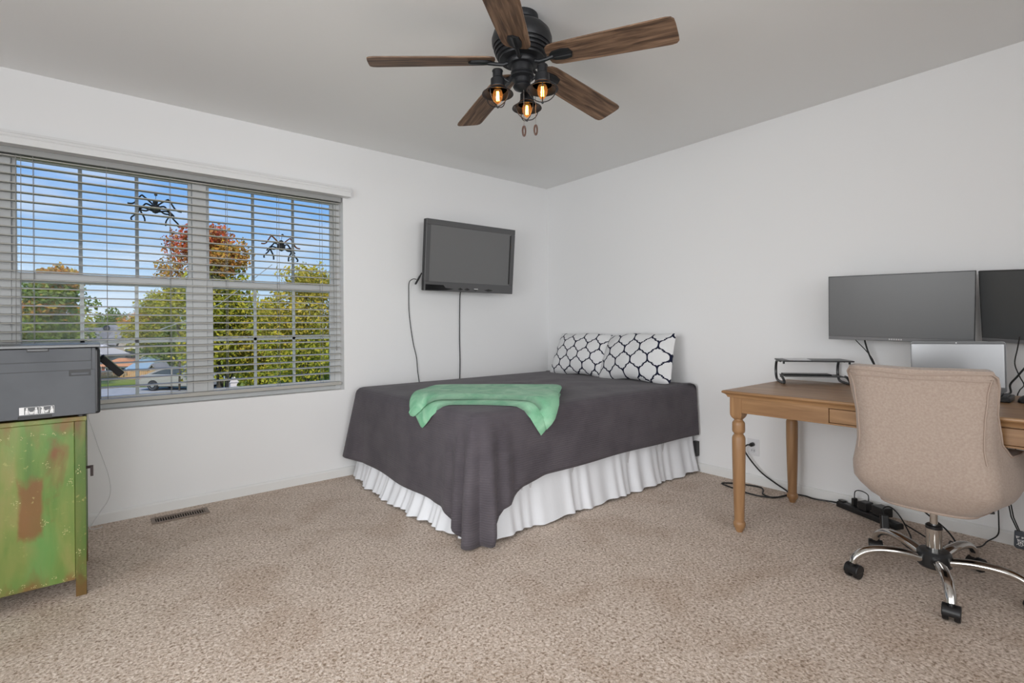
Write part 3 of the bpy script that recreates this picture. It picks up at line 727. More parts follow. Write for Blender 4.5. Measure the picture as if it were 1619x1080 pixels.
M = rect_frame((3.19, .533, .879), math.radians(11), math.radians(-1), math.radians(.7))
lp = thing('slim_display', 'slim silver screen with webcam standing on the desk behind chair', 'display', M=M)
silver = mat('silver_case', (.32, .33, .34), .35, metal=.6)
w, h = .345, .236
def rrect(w, h, r_, n=5):
    P = []
    for cx_, cy_, a0 in ((w / 2 - r_, h / 2 - r_, 0), (-w / 2 + r_, h / 2 - r_, 90), (-w / 2 + r_, -h / 2 + r_, 180), (w / 2 - r_, -h / 2 + r_, 270)):
        for k in range(n): a = math.radians(a0 + 90 * k / (n - 1)); P.append((cx_ + r_ * math.cos(a), cy_ + r_ * math.sin(a)))
    return P
obj('case', MB().prism(rrect(w, h, .012), -.008, 0, lambda u, v, q: (u, v, q)), silver, lp, world=False, smooth=0, bevel=.001)
obj('bezel', MB().prism(rrect(w - .003, h - .003, .011), 0, .0008, lambda u, v, q: (u, v, q)), mat('display_bezel', (.13, .135, .14), .4), lp, world=False, smooth=0)
obj('screen', MB().bb(-w / 2 + .004, w / 2 - .007, -h / 2 + .024, h / 2 - .013, .0008, .0018), mat('display_glass', (.36, .37, .385), .22, spec=.9, metal=.35), lp, world=False, smooth=0)
obj('webcam', MB().lathe([(.0026, .0008), (.0026, .0016), (.0001, .0018)], (0, h / 2 - .0065, 0), 10), mat('webcam_white', (.85, .85, .85), .3), lp, world=False)
obj('stand', MB().bb(-.06, .06, -h / 2 - .02, -h / 2 + .06, -.03, -.009), silver, lp, world=False, smooth=0, bevel=.003)

# keyboard, mouse
kb = thing('keyboard', 'thick black keyboard on the desk behind the chair back', 'keyboard', (3.085, .565, DZ))
prk = [(-.075, 0), (.065, 0), (.070, .012), (.060, .024), (-.055, .018), (-.072, .012), (-.078, .006)]
obj('case', MB().prism(prk, -.235, .235, lambda u, v, q: (3.085 + u, .565 + q, DZ + .001 + v)), mat('keyboard_black', (.018, .018, .02), .4), kb, smooth=0, bevel=.003)
km = mat('key_grey', (.045, .047, .05), .45)
kw = MB().prism([(-.008, -.0078), (.008, -.0078), (.008, .0078), (-.008, .0078)], 0, .006, lambda u, v, q: (u * (1 - q * 18), v * (1 - q * 18), q))
k0 = None
for r_ in range(5):
    for c_ in range(22):
        x = 3.085 - .040 + r_ * .0195; y = .565 - .215 + c_ * .0205
        if k0 is None: k0 = obj('key', kw, km, kb, world=False, smooth=0); ko = k0
        else: ko = k0.copy(); COL.objects.link(ko); ko.parent = kb
        ko.location = (x - 3.085, y - .565, .0195 + r_ * .0012)
ms_ = thing('mouse', 'black computer mouse at right edge of the desk', 'mouse', (3.085, .285, DZ))
obj('shell', MB().grid(lambda i, j: (3.085 + .055 * math.cos(PI * j / 12) * 1.0, .285 + .030 * math.sin(PI * j / 12) * math.cos(PI * i / 12), DZ + .002 + .030 * math.sin(PI * j / 12) * math.sin(PI * i / 12) * (1 + .15 * math.cos(PI * j / 12))), 13, 13), blackm, ms_, smooth=80)
obj('scroll_wheel', MB().lathe([(.008, -.003), (.008, .003)], (3.06, .285, DZ + .028), 12, 'Y'), mat('wheel_grey', (.08, .08, .08), .5), ms_)

# cables on the wall
def cable(label, pts, r_, name='cable', n=6, m=None, cat='cable'):
    o = obj(name, MB().tube(spline(pts, n), r_, 8), m or cable_m)
    o['label'] = label; o['category'] = cat; return o
cable('thin black cable slanting down from the left part of wide grey monitor', [(3.33, 1.01, 1.02), (3.36, .995, .985), (3.38, .955, .93), (3.385, .925, .88), (3.38, .90, .80), (3.385, .885, .752), (3.36, .86, .748), (3.25, .84, .746)], .0025)
cable('thick black cable dropping from the wide grey monitor behind the chair top', [(3.33, .95, 1.03), (3.36, .955, .98), (3.37, .935, .90), (3.372, .91, .84), (3.37, .89, .79), (3.40, .87, .70), (3.42, .85, .5), (3.42, .84, .25)], .0042)
cable('thin black cable under the darker right monitor', [(3.37, .335, 1.02), (3.385, .345, .96), (3.392, .355, .89), (3.40, .34, .83), (3.395, .325, .79), (3.385, .34, .76), (3.40, .35, .70), (3.42, .36, .40)], .0025)
cable('thick black cable curving behind desk at far right of wall', [(3.38, .30, 1.05), (3.39, .295, .93), (3.39, .34, .84), (3.385, .37, .79), (3.38, .37, .748), (3.30, .40, .747)], .0042)

# ------------------------------------------------------------------ office chair (local: +x forward to the desk)
linen = mat('beige_linen', (.405, .315, .262), .9, spec=.15, col2=(.475, .385, .325), nscale=(130, 130, 130), ndetail=3, lo=.3, hi=.7, bump=.25, bscale=(300, 300, 300), bdist=.001, sheen=.2)
pipe_m = mat('linen_piping', (.43, .34, .285), .9, spec=.15)
chair = thing('office_chair', 'beige upholstered swivel office chair with chrome star base, seen from behind', 'chair', (2.685, .525, 0), 0)
def hw(z):      # half width of the shell by height
    return interp([(.34, .135), (.37, .180), (.41, .216), (.46, .235), (.52, .233), (.57, .220), (.63, .213), (.72, .216), (.82, .225), (.915, .242)], z)
def xb(z):      # back plane of the shell by height
    return interp([(.36, -.17), (.40, -.215), (.47, -.245), (.56, -.258), (.70, -.268), (.80, -.276), (.915, -.292)], z)
def ztop(f):    # f = position along the plan, 0 centre of back .. 1 front end of the arm
    return interp([(0, .912), (.30, .915), (.405, .915), (.43, .88), (.47, .74), (.54, .635), (.62, .592), (.80, .585), (.93, .575), (1., .53)], f)
def shell_pt(u, k, off):
    """u in [-1,1] along the plan, k in [0,1] from bottom to top, off = inset from outer face"""
    f = abs(u); sg = 1 if u > 0 else -1
    zt = ztop(f); z0 = .350 + .02 * max(0, f - .5)
    z = z0 + (zt - z0) * k; 
    hwz = hw(z); xbz = xb(z); rc = .075
    flat = .40          # share of the plan that is the back
    if f < flat - .06: y = f / (flat - .06) * (hwz - rc); x = xbz; nx, ny = 1, 0
    elif f < flat + .06:
        a = (f - flat + .06) / .12 * PI / 2; y = hwz - rc + rc * math.sin(a); x = xbz + rc - rc * math.cos(a); nx, ny = math.cos(a), -math.sin(a)
    else:
        g_ = (f - flat - .06) / (1 - flat - .06); y = hwz + .014 * math.sin(PI * min(1, g_ * 1.2)) + .035 * g_; x = xbz + rc + g_ * .40; nx, ny = 0, -1
    # gentle bow of the back
    if f < flat: x -= .010 * math.cos(f / flat * PI / 2)
    return (x + nx * off, sg * (y + ny * off), z)
NU, NK = 61, 17
def shell(off0, off1):
    mb = MB()
    us = [-1 + 2 * i / (NU - 1) for i in range(NU)]
    rows = []
    prof = [(off0, k / (NK - 1)) for k in range(NK)] + [((off0 * 2 + off1) / 3, 1.012), ((off0 + off1 * 2) / 3, 1.012)] + [(off1, 1 - k / (NK - 1)) for k in range(NK)]
    m = len(prof)
    vs = [shell_pt(u, k, o_) for u in us for o_, k in prof]
    fs = [(i * m + j, (i + 1) * m + j, (i + 1) * m + (j + 1) % m, i * m + (j + 1) % m) for i in range(NU - 1) for j in range(m)]
    fs += [tuple(range(m)), tuple(reversed([(NU - 1) * m + j for j in range(m)]))]
    return mb.add(vs, fs)
sh = obj('backrest', shell(0, .062), linen, chair, world=False, smooth=70)
pts = [shell_pt(-.985 + 1.97 * i / 90, .985 - .018 * (1 - min(1, abs(-.985 + 1.97 * i / 90) / .43)), -.001) for i in range(91)]
obj('piping', MB().tube(pts, .0045, 6), pipe_m, sh, world=False)
pts = [shell_pt(-.40 + .80 * i / 50, .938, -.001) for i in range(51)]
obj('piping', MB().tube(pts, .0032, 6), pipe_m, sh, world=False)
pts = [shell_pt(-.99 + 1.98 * i / 90, .004, -.003) for i in range(91)]
obj('piping', MB().tube(pts, .0055, 6), pipe_m, sh, world=False)
for sg in (-1, 1):
    obj('piping', MB().tube([shell_pt(sg * .398, k / 20, -.0015) for k in range(8, 20)], .0032, 6), pipe_m, sh, world=False)
def slab(x0, x1, hy, z0, z1, r_, dome):
    n = 20; mb = MB()
    def top(i, j):
        u, v = -1 + 2 * i / n, -1 + 2 * j / n
        return ((x0 + x1) / 2 + u * (x1 - x0) / 2, v * hy * (1 - .04 * max(0, u)), z1 - r_ * (max(abs(u), abs(v)) ** 10) + dome * (1 - u * u) * (1 - v * v))
    mb.grid(top, n + 1, n + 1); o = len(mb.v)
    mb.grid(lambda i, j: (top(i, j)[0], top(i, j)[1], z0), n + 1, n + 1)
    q0 = n * n; mb.f[q0:] = [tuple(reversed(q)) for q in mb.f[q0:]]
    m = n + 1
    ring = [(i, 0) for i in range(m)] + [(n, j) for j in range(1, m)] + [(i, n) for i in range(n - 1, -1, -1)] + [(0, j) for j in range(n - 1, 0, -1)]
    for (a, b_), (c, d_) in zip(ring, ring[1:] + ring[:1]): mb.f.append((a * m + b_, c * m + d_, o + c * m + d_, o + a * m + b_))
    return mb
obj('seat_base', slab(-.12, .25, .150, .366, .40, .004, 0), linen, chair, world=False, smooth=50)
obj('seat_cushion', slab(-.17, .29, .185, .40, .505, .03, .015), linen, chair, world=False, smooth=60)
obj('tilt_plate', MB().bb(-.10, .12, -.07, .07, .335, .362).tube([(0, -.06, .345), (0, -.16, .345), (0, -.185, .35)], .006, 8), blackm, chair, world=False, smooth=35, bevel=.003)
obj('gas_lift', MB().lathe([(.0135, .362), (.0135, .248)], n=20), chrome_m, chair, world=False)
obj('column', MB().lathe([(.025, .055), (.027, .06), (.027, .245), (.022, .250), (.0135, .252)], n=28), chrome_m, chair, world=False)
obj('collar', MB().lathe([(.0285, .236), (.0285, .248), (.024, .252)], n=28), blackrub, chair, world=False)
obj('hub', MB().lathe([(.030, .078), (.052, .080), (.058, .088), (.058, .136), (.050, .146), (.030, .149)], n=32), mat('hub_black', (.02, .021, .023), .3), chair, world=False)
for k in range(5):
    a = math.radians(56 + 72 * k); d = Vector((math.cos(a), math.sin(a), 0))
    pp_ = spline([d * .050 + Vector((0, 0, .110)), d * .12 + Vector((0, 0, .126)), d * .20 + Vector((0, 0, .130)), d * .255 + Vector((0, 0, .118)), d * .290 + Vector((0, 0, .092)), d * .302 + Vector((0, 0, .066))], 5)
    nn_ = len(pp_)
    lg_ = obj('base_leg', MB().tube(pp_, [.022 + (.0175 - .022) * min(1, i / nn_ * 1.3) for i in range(nn_)], 14, flat=.8), chrome_m, chair, world=False, smooth=60)
    ca = (.35, -.25, .12, 1.2, -.5)[k]
    R = Matrix.Rotation(ca, 3, 'Z')
    cc = d * .302
    cst = MB(); 
    hood = [(.0285 * math.cos(t), .0285 * math.sin(t)) for t in [math.radians(-8 + 205 * i / 12) for i in range(13)]]
    cst.prism(hood, -.0275, .0275, lambda u, v, q: tuple(Vector(cc) + R @ Vector((u + .008, q, .031 + v))))
    cst.tube([Vector(cc) + Vector((0, 0, .052)), Vector(cc) + Vector((0, 0, .070))], .011, 12)
    cs_ = obj('caster', cst, blackrub, chair, world=False, smooth=40, bevel=.003)
    for sg in (-1, 1):
        w_ = MB().lathe([(.012, -.009), (.024, -.009), (.0255, -.006), (.0255, .006), (.024, .009), (.012, .009)], n=20, axis='Y')
        w_.v = [tuple(Vector(cc) + R @ Vector((v[0] + .008, v[1] + sg * .0170, v[2] + .0255))) for v in w_.v]
        obj('wheel', w_, blackrub, cs_, world=False, smooth=40)

# ------------------------------------------------------------------ outlet, plug, power strip, cords
ot = thing('wall_outlet', 'white wall outlet plate on wall behind the desk legs', 'outlet', (XE, 1.637, .25))
obj('plate', B(XE - .006, XE, 1.597, 1.677, .193, .307), mat('outlet_white', (.72, .72, .74), .35), ot, smooth=0, bevel=.003)
for z in (.229, .271):
    s_ = obj('socket', MB().lathe([(.0165, -.0085), (.0165, -.006), (.016, -.005)], (XE, 1.637, z), 20, 'X'), mat('socket_white', (.66, .66, .68), .35), ot)
    obj('slot', B(XE - .0095, XE - .0086, 1.6285, 1.631, z - .005, z + .006).bb(XE - .0095, XE - .0086, 1.643, 1.6455, z - .004, z + .005), blackm, s_, smooth=0)
ps = thing('power_strip', 'black power strip lying on carpet along the wall behind chair', 'power strip', (3.338, .942, 0), math.atan2(-.333, -.163))
psl = .185
obj('body', MB().prism([(-.026, .002), (.026, .002), (.026, .026), (.018, .034), (-.018, .034), (-.026, .026)], -psl, psl, lambda u, v, q: (q, u, v)), blackm, ps, world=False, smooth=0, bevel=.003)
obj('switch', MB().bb(-.185, -.150, -.012, .012, .034, .042), mat('switch_dark', (.03, .03, .03), .3), ps, world=False, smooth=0, bevel=.002)
for k in range(5):
    obj('socket', MB().bb(-.10 + k * .06, -.072 + k * .06, -.014, .014, .034, .0355), mat('socket_dark', (.03, .03, .032), .5), ps, world=False, smooth=0)
Mps = WM[ps]
def onstrip(x, y, z): return tuple(Mps @ Vector((x, y, z)))
cordpts = ([(3.416, 1.638, .271), (3.405, 1.658, .268), (3.40, 1.672, .235), (3.405, 1.63, .17), (3.41, 1.56, .10), (3.43, 1.48, .045), (3.415, 1.40, .012), (3.33, 1.39, .006), (3.24, 1.45, .006),
    (3.22, 1.55, .006), (3.25, 1.68, .006), (3.29, 1.775, .006), (3.36, 1.70, .006), (3.40, 1.58, .006), (3.36, 1.53, .006), (3.27, 1.49, .008), (3.25, 1.42, .008), (3.33, 1.375, .016), (3.40, 1.36, .012), (3.425, 1.30, .010), (3.41, 1.24, .010), (3.43, 1.15, .012), onstrip(-.18, 0, .018)])
obj('power_cord', MB().tube(spline(cordpts), .0048, 8), cable_m, ps)
obj('plug', MB().lathe([(.008, -.044), (.013, -.038), (.014, -.0105), (.012, -.0098)], (XE - .0005, 1.637, .271), 12, 'X'), blackm, ps)
def adapter(label, x, y, z, w_, d_, h_, rz=0, lab=False):
    M_ = Mps @ Matrix.Translation((x, y, z)) @ Matrix.Rotation(rz, 4, 'Z')
    a_ = thing('power_adapter', label, 'adapter', M=M_, group='black adapters on the power strip')
    obj('body', MB().bb(-w_ / 2, w_ / 2, -d_ / 2, d_ / 2, 0, h_), blackm, a_, world=False, smooth=0, bevel=.005)
    if lab: obj('label_sticker', MB().bb(-w_ / 2 - .0008, -w_ / 2, -d_ * .2, d_ * .25, h_ * .35, h_ * .75), mat('sticker_pale', (.5, .5, .5), .5), a_, world=False, smooth=0)
    return a_
adapter('slim black plug with looping cord, first on the power strip', -.085, 0, .0365, .018, .03, .045)
adapter('black adapter block with pale sticker in the middle of the power strip', -.02, .005, .0365, .05, .06, .045, .1, True)
adapter('large black adapter block near right end of the power strip', .075, .01, .0365, .075, .065, .05, -.1, True)
bk = thing('power_brick', 'black power brick tipped on carpet in front of the power strip', 'adapter', (3.20, .83, 0), .5)
obj('body', MB().box((0, 0, .040), (.045, .032, .075), M=Matrix.Rotation(.25, 3, 'Y')), blackm, bk, world=False, smooth=0, bevel=.004)
cable('thin looping black cord arching over the power strip plugs', [onstrip(-.085, 0, .08), onstrip(-.08, 0, .12), onstrip(-.045, 0, .135), onstrip(-.005, .005, .125), onstrip(.0, .005, .09)], .0028)
cable('black cord looping on carpet behind chair column toward the brick', [(3.20, .83, .075), (3.22, .84, .105), (3.26, .82, .11), (3.27, .78, .07), (3.20, .72, .006), (3.12, .70, .006), (3.02, .63, .006), (3.05, .56, .006), (3.16, .60, .006), (3.24, .68, .01), (3.28, .76, .03)], .0035)
cable('black cord lying under chair from brick toward the right wall', [(3.19, .82, .01), (3.12, .76, .006), (3.00, .66, .006), (3.08, .56, .006), (3.26, .575, .006), (3.22, .53, .006), (3.29, .47, .006), (3.38, .455, .012), (3.40, .42, .05), (3.39, .415, .12), (3.40, .42, .25)], .003)
cable('thick black cord sloping from desk down to the power strip end', [(3.42, .80, .25), (3.40, .76, .16), (3.36, .70, .10), (3.30, .60, .05), (3.24, .55, .006), (3.16, .58, .006)], .004)
hb = thing('cable_connector', 'dark grey cable connector with white symbols hanging under the desk at right', 'connector', (3.30, .335, .08))
hbm = mat('connector_grey', (.055, .062, .075), .45)
oc = [(-.018, .040), (.010, .042), (.026, .030), (.030, -.028), (.022, -.040), (-.012, -.040), (-.020, -.030)]
obj('body', MB().prism(oc, -.009, .009, lambda u, v, q: (3.30 + q, .333 - u, .080 + v)), hbm, hb, smooth=0, bevel=.003)
sy = MB(); X_ = 3.2903
def stroke(a, b_, wdt=.0022):
    a, b_ = Vector(a), Vector(b_); d_ = (b_ - a).normalized(); n_ = Vector((-d_.y, d_.x)) * wdt / 2
    sy.prism([tuple(a - n_), tuple(b_ - n_), tuple(b_ + n_), tuple(a + n_)], 0, .0006, lambda u, v, q: (X_ - q, .333 - u, .080 + v))
for s in (((-.013, .017), (.0, .017)), ((-.010, .017), (-.010, .008)), ((-.010, .012), (-.003, .012)), ((.006, .017), (.018, .017)), ((.008, .017), (.008, .009)), ((.008, .013), (.014, .013)),
          ((-.008, .002), (.014, .002)), ((-.006, .0), (-.002, -.024)), ((.012, .0), (.008, -.024)), ((-.002, -.024), (.008, -.024)), ((-.010, -.022), (.015, .005)), ((.016, -.022), (-.008, .005)), ((.003, -.004), (.003, -.020))):
    stroke(*s)
obj('symbols', sy, mat('symbol_white', (.8, .8, .8), .5), hb, smooth=0)
obj('lead', MB().tube([(3.30, .340, .12), (3.33, .365, .17), (3.36, .385, .28), (3.37, .39, .5), (3.37, .39, .70)], .003, 6).tube([(3.30, .334, .121), (3.33, .357, .17), (3.36, .377, .28), (3.37, .382, .5), (3.37, .382, .70)], .003, 6), cable_m, hb)

# floor register
vt = thing('floor_vent', 'brown slotted floor vent set in carpet below the window', 'vent', (.372, 3.506, 0))
vm = mat('vent_brown', (.23, .175, .14), .5, metal=.2)
vx0, vx1, vy0, vy1 = .232, .512, 3.452, 3.560
vf = MB(); vf.bb(vx0, vx0 + .020, vy0, vy1, .001, .007); vf.bb(vx1 - .020, vx1, vy0, vy1, .001, .007); vf.bb(vx0 + .02, vx1 - .02, vy0, vy0 + .016, .001, .007); vf.bb(vx0 + .02, vx1 - .02, vy1 - .022, vy1, .001, .007)
obj('frame', vf, vm, vt, smooth=0, bevel=.002)
obj('duct', B(vx0 + .02, vx1 - .02, vy0 + .016, vy1 - .022, .0006, .0012), mat('duct_black', (.008, .006, .005), .9), vt, smooth=0)
for k in range(20):
    x = vx0 + .026 + k * .0120
    obj('louver', MB().box((x, (vy0 + vy1) / 2 - .003, .0042), (.0042, vy1 - vy0 - .036, .0055), M=Matrix.Rotation(.4, 3, 'Y')), vm, vt, smooth=0)

# ------------------------------------------------------------------ green cabinet
def cabinet_material(dark=1.):
    m = bpy.data.materials.new('distressed_green'); m.use_nodes = True; nt = m.node_tree; b = nt.nodes['Principled BSDF']; b.inputs['Roughness'].default_value = .42
    tcx = nt.nodes.new('ShaderNodeTexCoord')
    def noise(sc, det=4, dist=0., loc=(0, 0, 0)):
        mp = nt.nodes.new('ShaderNodeMapping'); mp.inputs['Scale'].default_value = sc; mp.inputs['Location'].default_value = loc; link(nt, tcx.outputs['Object'], mp.inputs[0])
        n = nt.nodes.new('ShaderNodeTexNoise'); n.inputs['Scale'].default_value = 1; n.inputs['Detail'].default_value = det; n.inputs['Distortion'].default_value = dist; link(nt, mp.outputs[0], n.inputs['Vector']); return n.outputs['Fac']
    def ramp(f, els):
        r = nt.nodes.new('ShaderNodeValToRGB'); link(nt, f, r.inputs[0]); e = r.color_ramp.elements
        e[0].position, e[0].color = els[0][0], (*els[0][1], 1); e[1].position, e[1].color = els[-1][0], (*els[-1][1], 1)
        for p, c in els[1:-1]:
            q = e.new(p); q.color = (*c, 1)
        return r.outputs[0]
    def mix(f, a, c2):
        n = nt.nodes.new('ShaderNodeMixRGB'); link(nt, f, n.inputs[0]); link(nt, a, n.inputs[1])
        if isinstance(c2, tuple): n.inputs[2].default_value = (*c2, 1)
        else: link(nt, c2, n.inputs[2])
        return n.outputs[0]
    base = ramp(noise((11, 11, 2.4), 6, .5), [(.30, (.075, .165, .030)), (.44, (.125, .225, .042)), (.56, (.21, .26, .062)), (.70, (.30, .27, .090))])
    g2 = ramp(noise((5, 5, 2), 3, .3, (3, 1, 7)), [(.50, (0, 0, 0)), (.66, (.8, .8, .8))])
    c = mix(g2, base, (.11, .29, .07))
    rust = ramp(noise((7, 7, 3.0), 5, .4, (.55, 0, .3)), [(.63, (0, 0, 0)), (.72, (.9, .9, .9))])
    c = mix(rust, c, (.20, .070, .022))
    # rust patch in the middle of the side panel (a real stain)
    sp = nt.nodes.new('ShaderNodeSeparateXYZ'); link(nt, tcx.outputs['Object'], sp.inputs[0])
    def mth(op, a, b_):
        n = nt.nodes.new('ShaderNodeMath'); n.operation = op
        for k, v in enumerate((a, b_)):
            if isinstance(v, (int, float)): n.inputs[k].default_value = v
            else: link(nt, v, n.inputs[k])
        return n.outputs[0]
    dx = mth('DIVIDE', mth('ABSOLUTE', mth('SUBTRACT', sp.outputs['X'], .096), 0), .040); dz = mth('DIVIDE', mth('ABSOLUTE', mth('SUBTRACT', sp.outputs['Z'], .385), 0), .125)
    dd_ = mth('ADD', mth('MAXIMUM', dx, dz), mth('MULTIPLY', noise((22, 22, 9), 4), .9))
    patch = ramp(dd_, [(.0, (.85, .85, .85)), (.95, (.8, .8, .8)), (1.0, (.0, .0, .0))])
    dd2 = mth('SUBTRACT', dd_, .45); r2 = ramp(dd2, [(.70, (.8, .8, .8)), (.98, (0, 0, 0))])
    c = mix(r2, c, (.22, .075, .026))
    low = mth('ADD', mth('MULTIPLY', mth('ABSOLUTE', mth('SUBTRACT', sp.outputs['Z'], .40), 0), 1.15), mth('MULTIPLY', noise((14, 14, 5), 5, .3, (2, 5, 1)), .55))
    c = mix(ramp(low, [(.60, (0, 0, 0)), (.70, (.75, .75, .75))]), c, (.23, .085, .028))
    yel = ramp(noise((55, 55, 55), 3, .2), [(.63, (0, 0, 0)), (.70, (.7, .7, .7))])
    edge_ = ramp(noise((4, 4, 4), 2, 0, (9, 9, 9)), [(.45, (0, 0, 0)), (.6, (1, 1, 1))])
    ye = nt.nodes.new('ShaderNodeMixRGB'); ye.blend_type = 'MULTIPLY'; ye.inputs[0].default_value = 1; link(nt, yel, ye.inputs[1]); link(nt, edge_, ye.inputs[2])
    c = mix(ye.outputs[0], c, (.50, .46, .17))
    if dark < 1:
        n = nt.nodes.new('ShaderNodeMixRGB'); n.blend_type = 'MULTIPLY'; n.inputs[0].default_value = 1; link(nt, c, n.inputs[1]); n.inputs[2].default_value = (dark, dark, dark * .9, 1); c = n.outputs[0]
    link(nt, c, b.inputs['Base Color'])
    bp = nt.nodes.new('ShaderNodeBump'); bp.inputs['Strength'].default_value = .3; bp.inputs['Distance'].default_value = .003; link(nt, noise((50, 50, 30), 4), bp.inputs['Height']); link(nt, bp.outputs[0], b.inputs['Normal'])
    return m
cabm = cabinet_material(); cabm2 = cabinet_material(.68)
cb = thing('metal_cabinet', 'distressed green metal cabinet with rust stains, under the grey printer', 'cabinet', (-.30, 2.95, 0))
obj('body', B(-.64, -.050, 2.742, 3.14, .075, .715), cabm, cb, smooth=0)
obj('side_panel', B(-.62, -.0725, 2.732, 2.744, .070, .7145), cabm, cb, smooth=0, bevel=.002)
for x0, x1 in ((-.0715, -.037), (-.655, -.6215)):
    for y0, y1 in ((2.729, 2.764), (3.11, 3.145)):
        obj('corner_post', B(x0, x1, y0, y1, 0, .715), cabm2, cb, smooth=0, bevel=.002)
obj('cabinet_top', B(-.658, -.034, 2.726, 3.148, .7155, .7335), cabm, cb, smooth=0, bevel=.002)
dr = obj('door', B(-.050, -.040, 2.770, 3.105, .085, .700), cabm, cb, smooth=0, bevel=.002)
obj('latch_handle', MB().tube([(-.041, 2.80, .507), (-.020, 2.80, .507)], .006, 8).bb(-.024, -.014, 2.794, 2.806, .468, .512), mat('latch_dark', (.03, .012, .012), .45), dr, smooth=30, bevel=.001)
rv = MB()
rr_ = random.Random(5)
for x in [-.60 + .031 * i for i in range(18)]:
    for z in (.672 + rr_.uniform(-.012, .012), .088 + rr_.uniform(-.008, .012)):
        for k in range(5):
            a = rr_.uniform(0, 6.28); q = rr_.uniform(.003, .008)
            px, pz = x + q * math.cos(a), z + q * math.sin(a)
            s_ = rr_.uniform(.0012, .0026); rv.prism([(px - s_, pz), (px, pz - s_), (px + s_, pz), (px, pz + s_)], 0, .0012, lambda u, v, q_: (u, 2.7318 - q_, v))
for x, z in ((-.155, .555), (-.245, .42), (-.165, .325), (-.10, .28), (-.085, .47), (-.06, .52), (-.055, .18)):
    for k in range(12):
        a = rr_.uniform(0, 6.28); q = rr_.uniform(.002, .014)
        px, pz = x + q * math.cos(a), z + q * math.sin(a) * 1.4
        s_ = rr_.uniform(.001, .0024); rv.prism([(px - s_, pz), (px, pz - s_), (px + s_, pz), (px, pz + s_)], 0, .0012, lambda u, v, q_: (u, (2.7318 if u < -.072 else 2.7288) - q_, v))
obj('paint_flecks', rv, mat('fleck_yellow', (.50, .47, .22), .6), cb, smooth=0, kind='stuff')

# ------------------------------------------------------------------ printer
prm = mat('printer_grey', (.086, .092, .103), .52, spec=.3, col2=(.112, .119, .131), nscale=(5, 5, 5)); prd = mat('printer_dark', (.016, .017, .020), .3); prl = mat('printer_lid', (.24, .25, .26), .4)
pr_ = thing('printer', 'large grey printer with white lifting pictograms, on top of green cabinet', 'printer', (-.36, 2.92, .7335))
yf = 2.700
X0, X1 = -.72, .011
obj('body', B(X0, X1, yf + .006, 3.13, .742, 1.012), prd, pr_, smooth=0, bevel=.010, bseg=3)
# front shell pieces with gaps between them
obj('lower_panel', MB().bb(X0 + .004, -.2345, yf, yf + .012, .746, .924).bb(-.2345, -.1375, yf, yf + .012, .7575, .924).bb(-.1375, -.0865, yf, yf + .012, .746, .924).bb(-.0865, -.0185, yf, yf + .012, .746, .9015).bb(-.0185, -.0065, yf, yf + .012, .746, .924).bb(-.0065, -.0045, yf + .002, yf + .012, .746, .924), prm, pr_, smooth=0)
obj('middle_panel', MB().bb(X0 + .004, -.0165, yf, yf + .012, .9265, .9605), prm, pr_, smooth=0, bevel=.001)
obj('recess_well', MB().bb(-.0862, -.0188, yf + .0045, yf + .0058, .9018, .9262), blackm, pr_, smooth=0)
obj('handle_recess', MB().bb(-.0810, -.0240, yf + .0025, yf + .008, .9050, .9150), prm, pr_, smooth=0, bevel=.002)
obj('upper_panel', MB().bb(X0 + .004, -.0165, yf, yf + .012, .9625, 1.0135), prm, pr_, smooth=0, bevel=.0015)
obj('side_strip', MB().bb(-.0150, -.0035, yf + .001, yf + .012, .9265, 1.0135), prm, pr_, smooth=0, bevel=.001)
sg_ = MB().bb(-.2095, -.1455, yf - .0012, yf + .002, 1.0030, 1.0160)
obj('release_slot', sg_, blackm, pr_, smooth=0, bevel=.0012)
obj('slot_bar', MB().bb(-.206, -.149, yf - .0022, yf - .0008, 1.0088, 1.0112), prl, pr_, smooth=0)
obj('lid', MB().bb(X0, X1 + .001, yf + .001, 3.12, 1.0165, 1.027), prl, pr_, smooth=0, bevel=.003)
obj('lid_inset', MB().bb(X0 + .1, -.03, yf + .03, 3.06, 1.027, 1.0285), prd, pr_, smooth=0)
obj('bottom_recess', MB().prism([(-.2345, .743), (-.2345, .7535), (-.230, .7575), (-.142, .7575), (-.1375, .7535), (-.1375, .743)], yf + .004, yf + .02, lambda u, v, q: (u, q, v)), blackm, pr_, smooth=0)
for x in (X0 + .05, -.05):
    for y in (2.74, 3.08): obj('foot', MB().lathe([(.014, .7335), (.014, .743)], (x, y, 0), 12), blackm, pr_)
tr = MB(); Mt = Matrix.Rotation(math.radians(48), 3, 'Y')
tr.box((.050, 2.93, .926), (.105, .21, .026), M=Mt)
ty = obj('output_tray', tr, mat('tray_black', (.010, .010, .011), .6, spec=.2), pr_, smooth=0, bevel=.003)
obj('tray_lip', MB().box((.060, 2.93, .935), (.098, .05, .0035), M=Mt), mat('tray_olive', (.22, .24, .13), .5), ty, smooth=0)
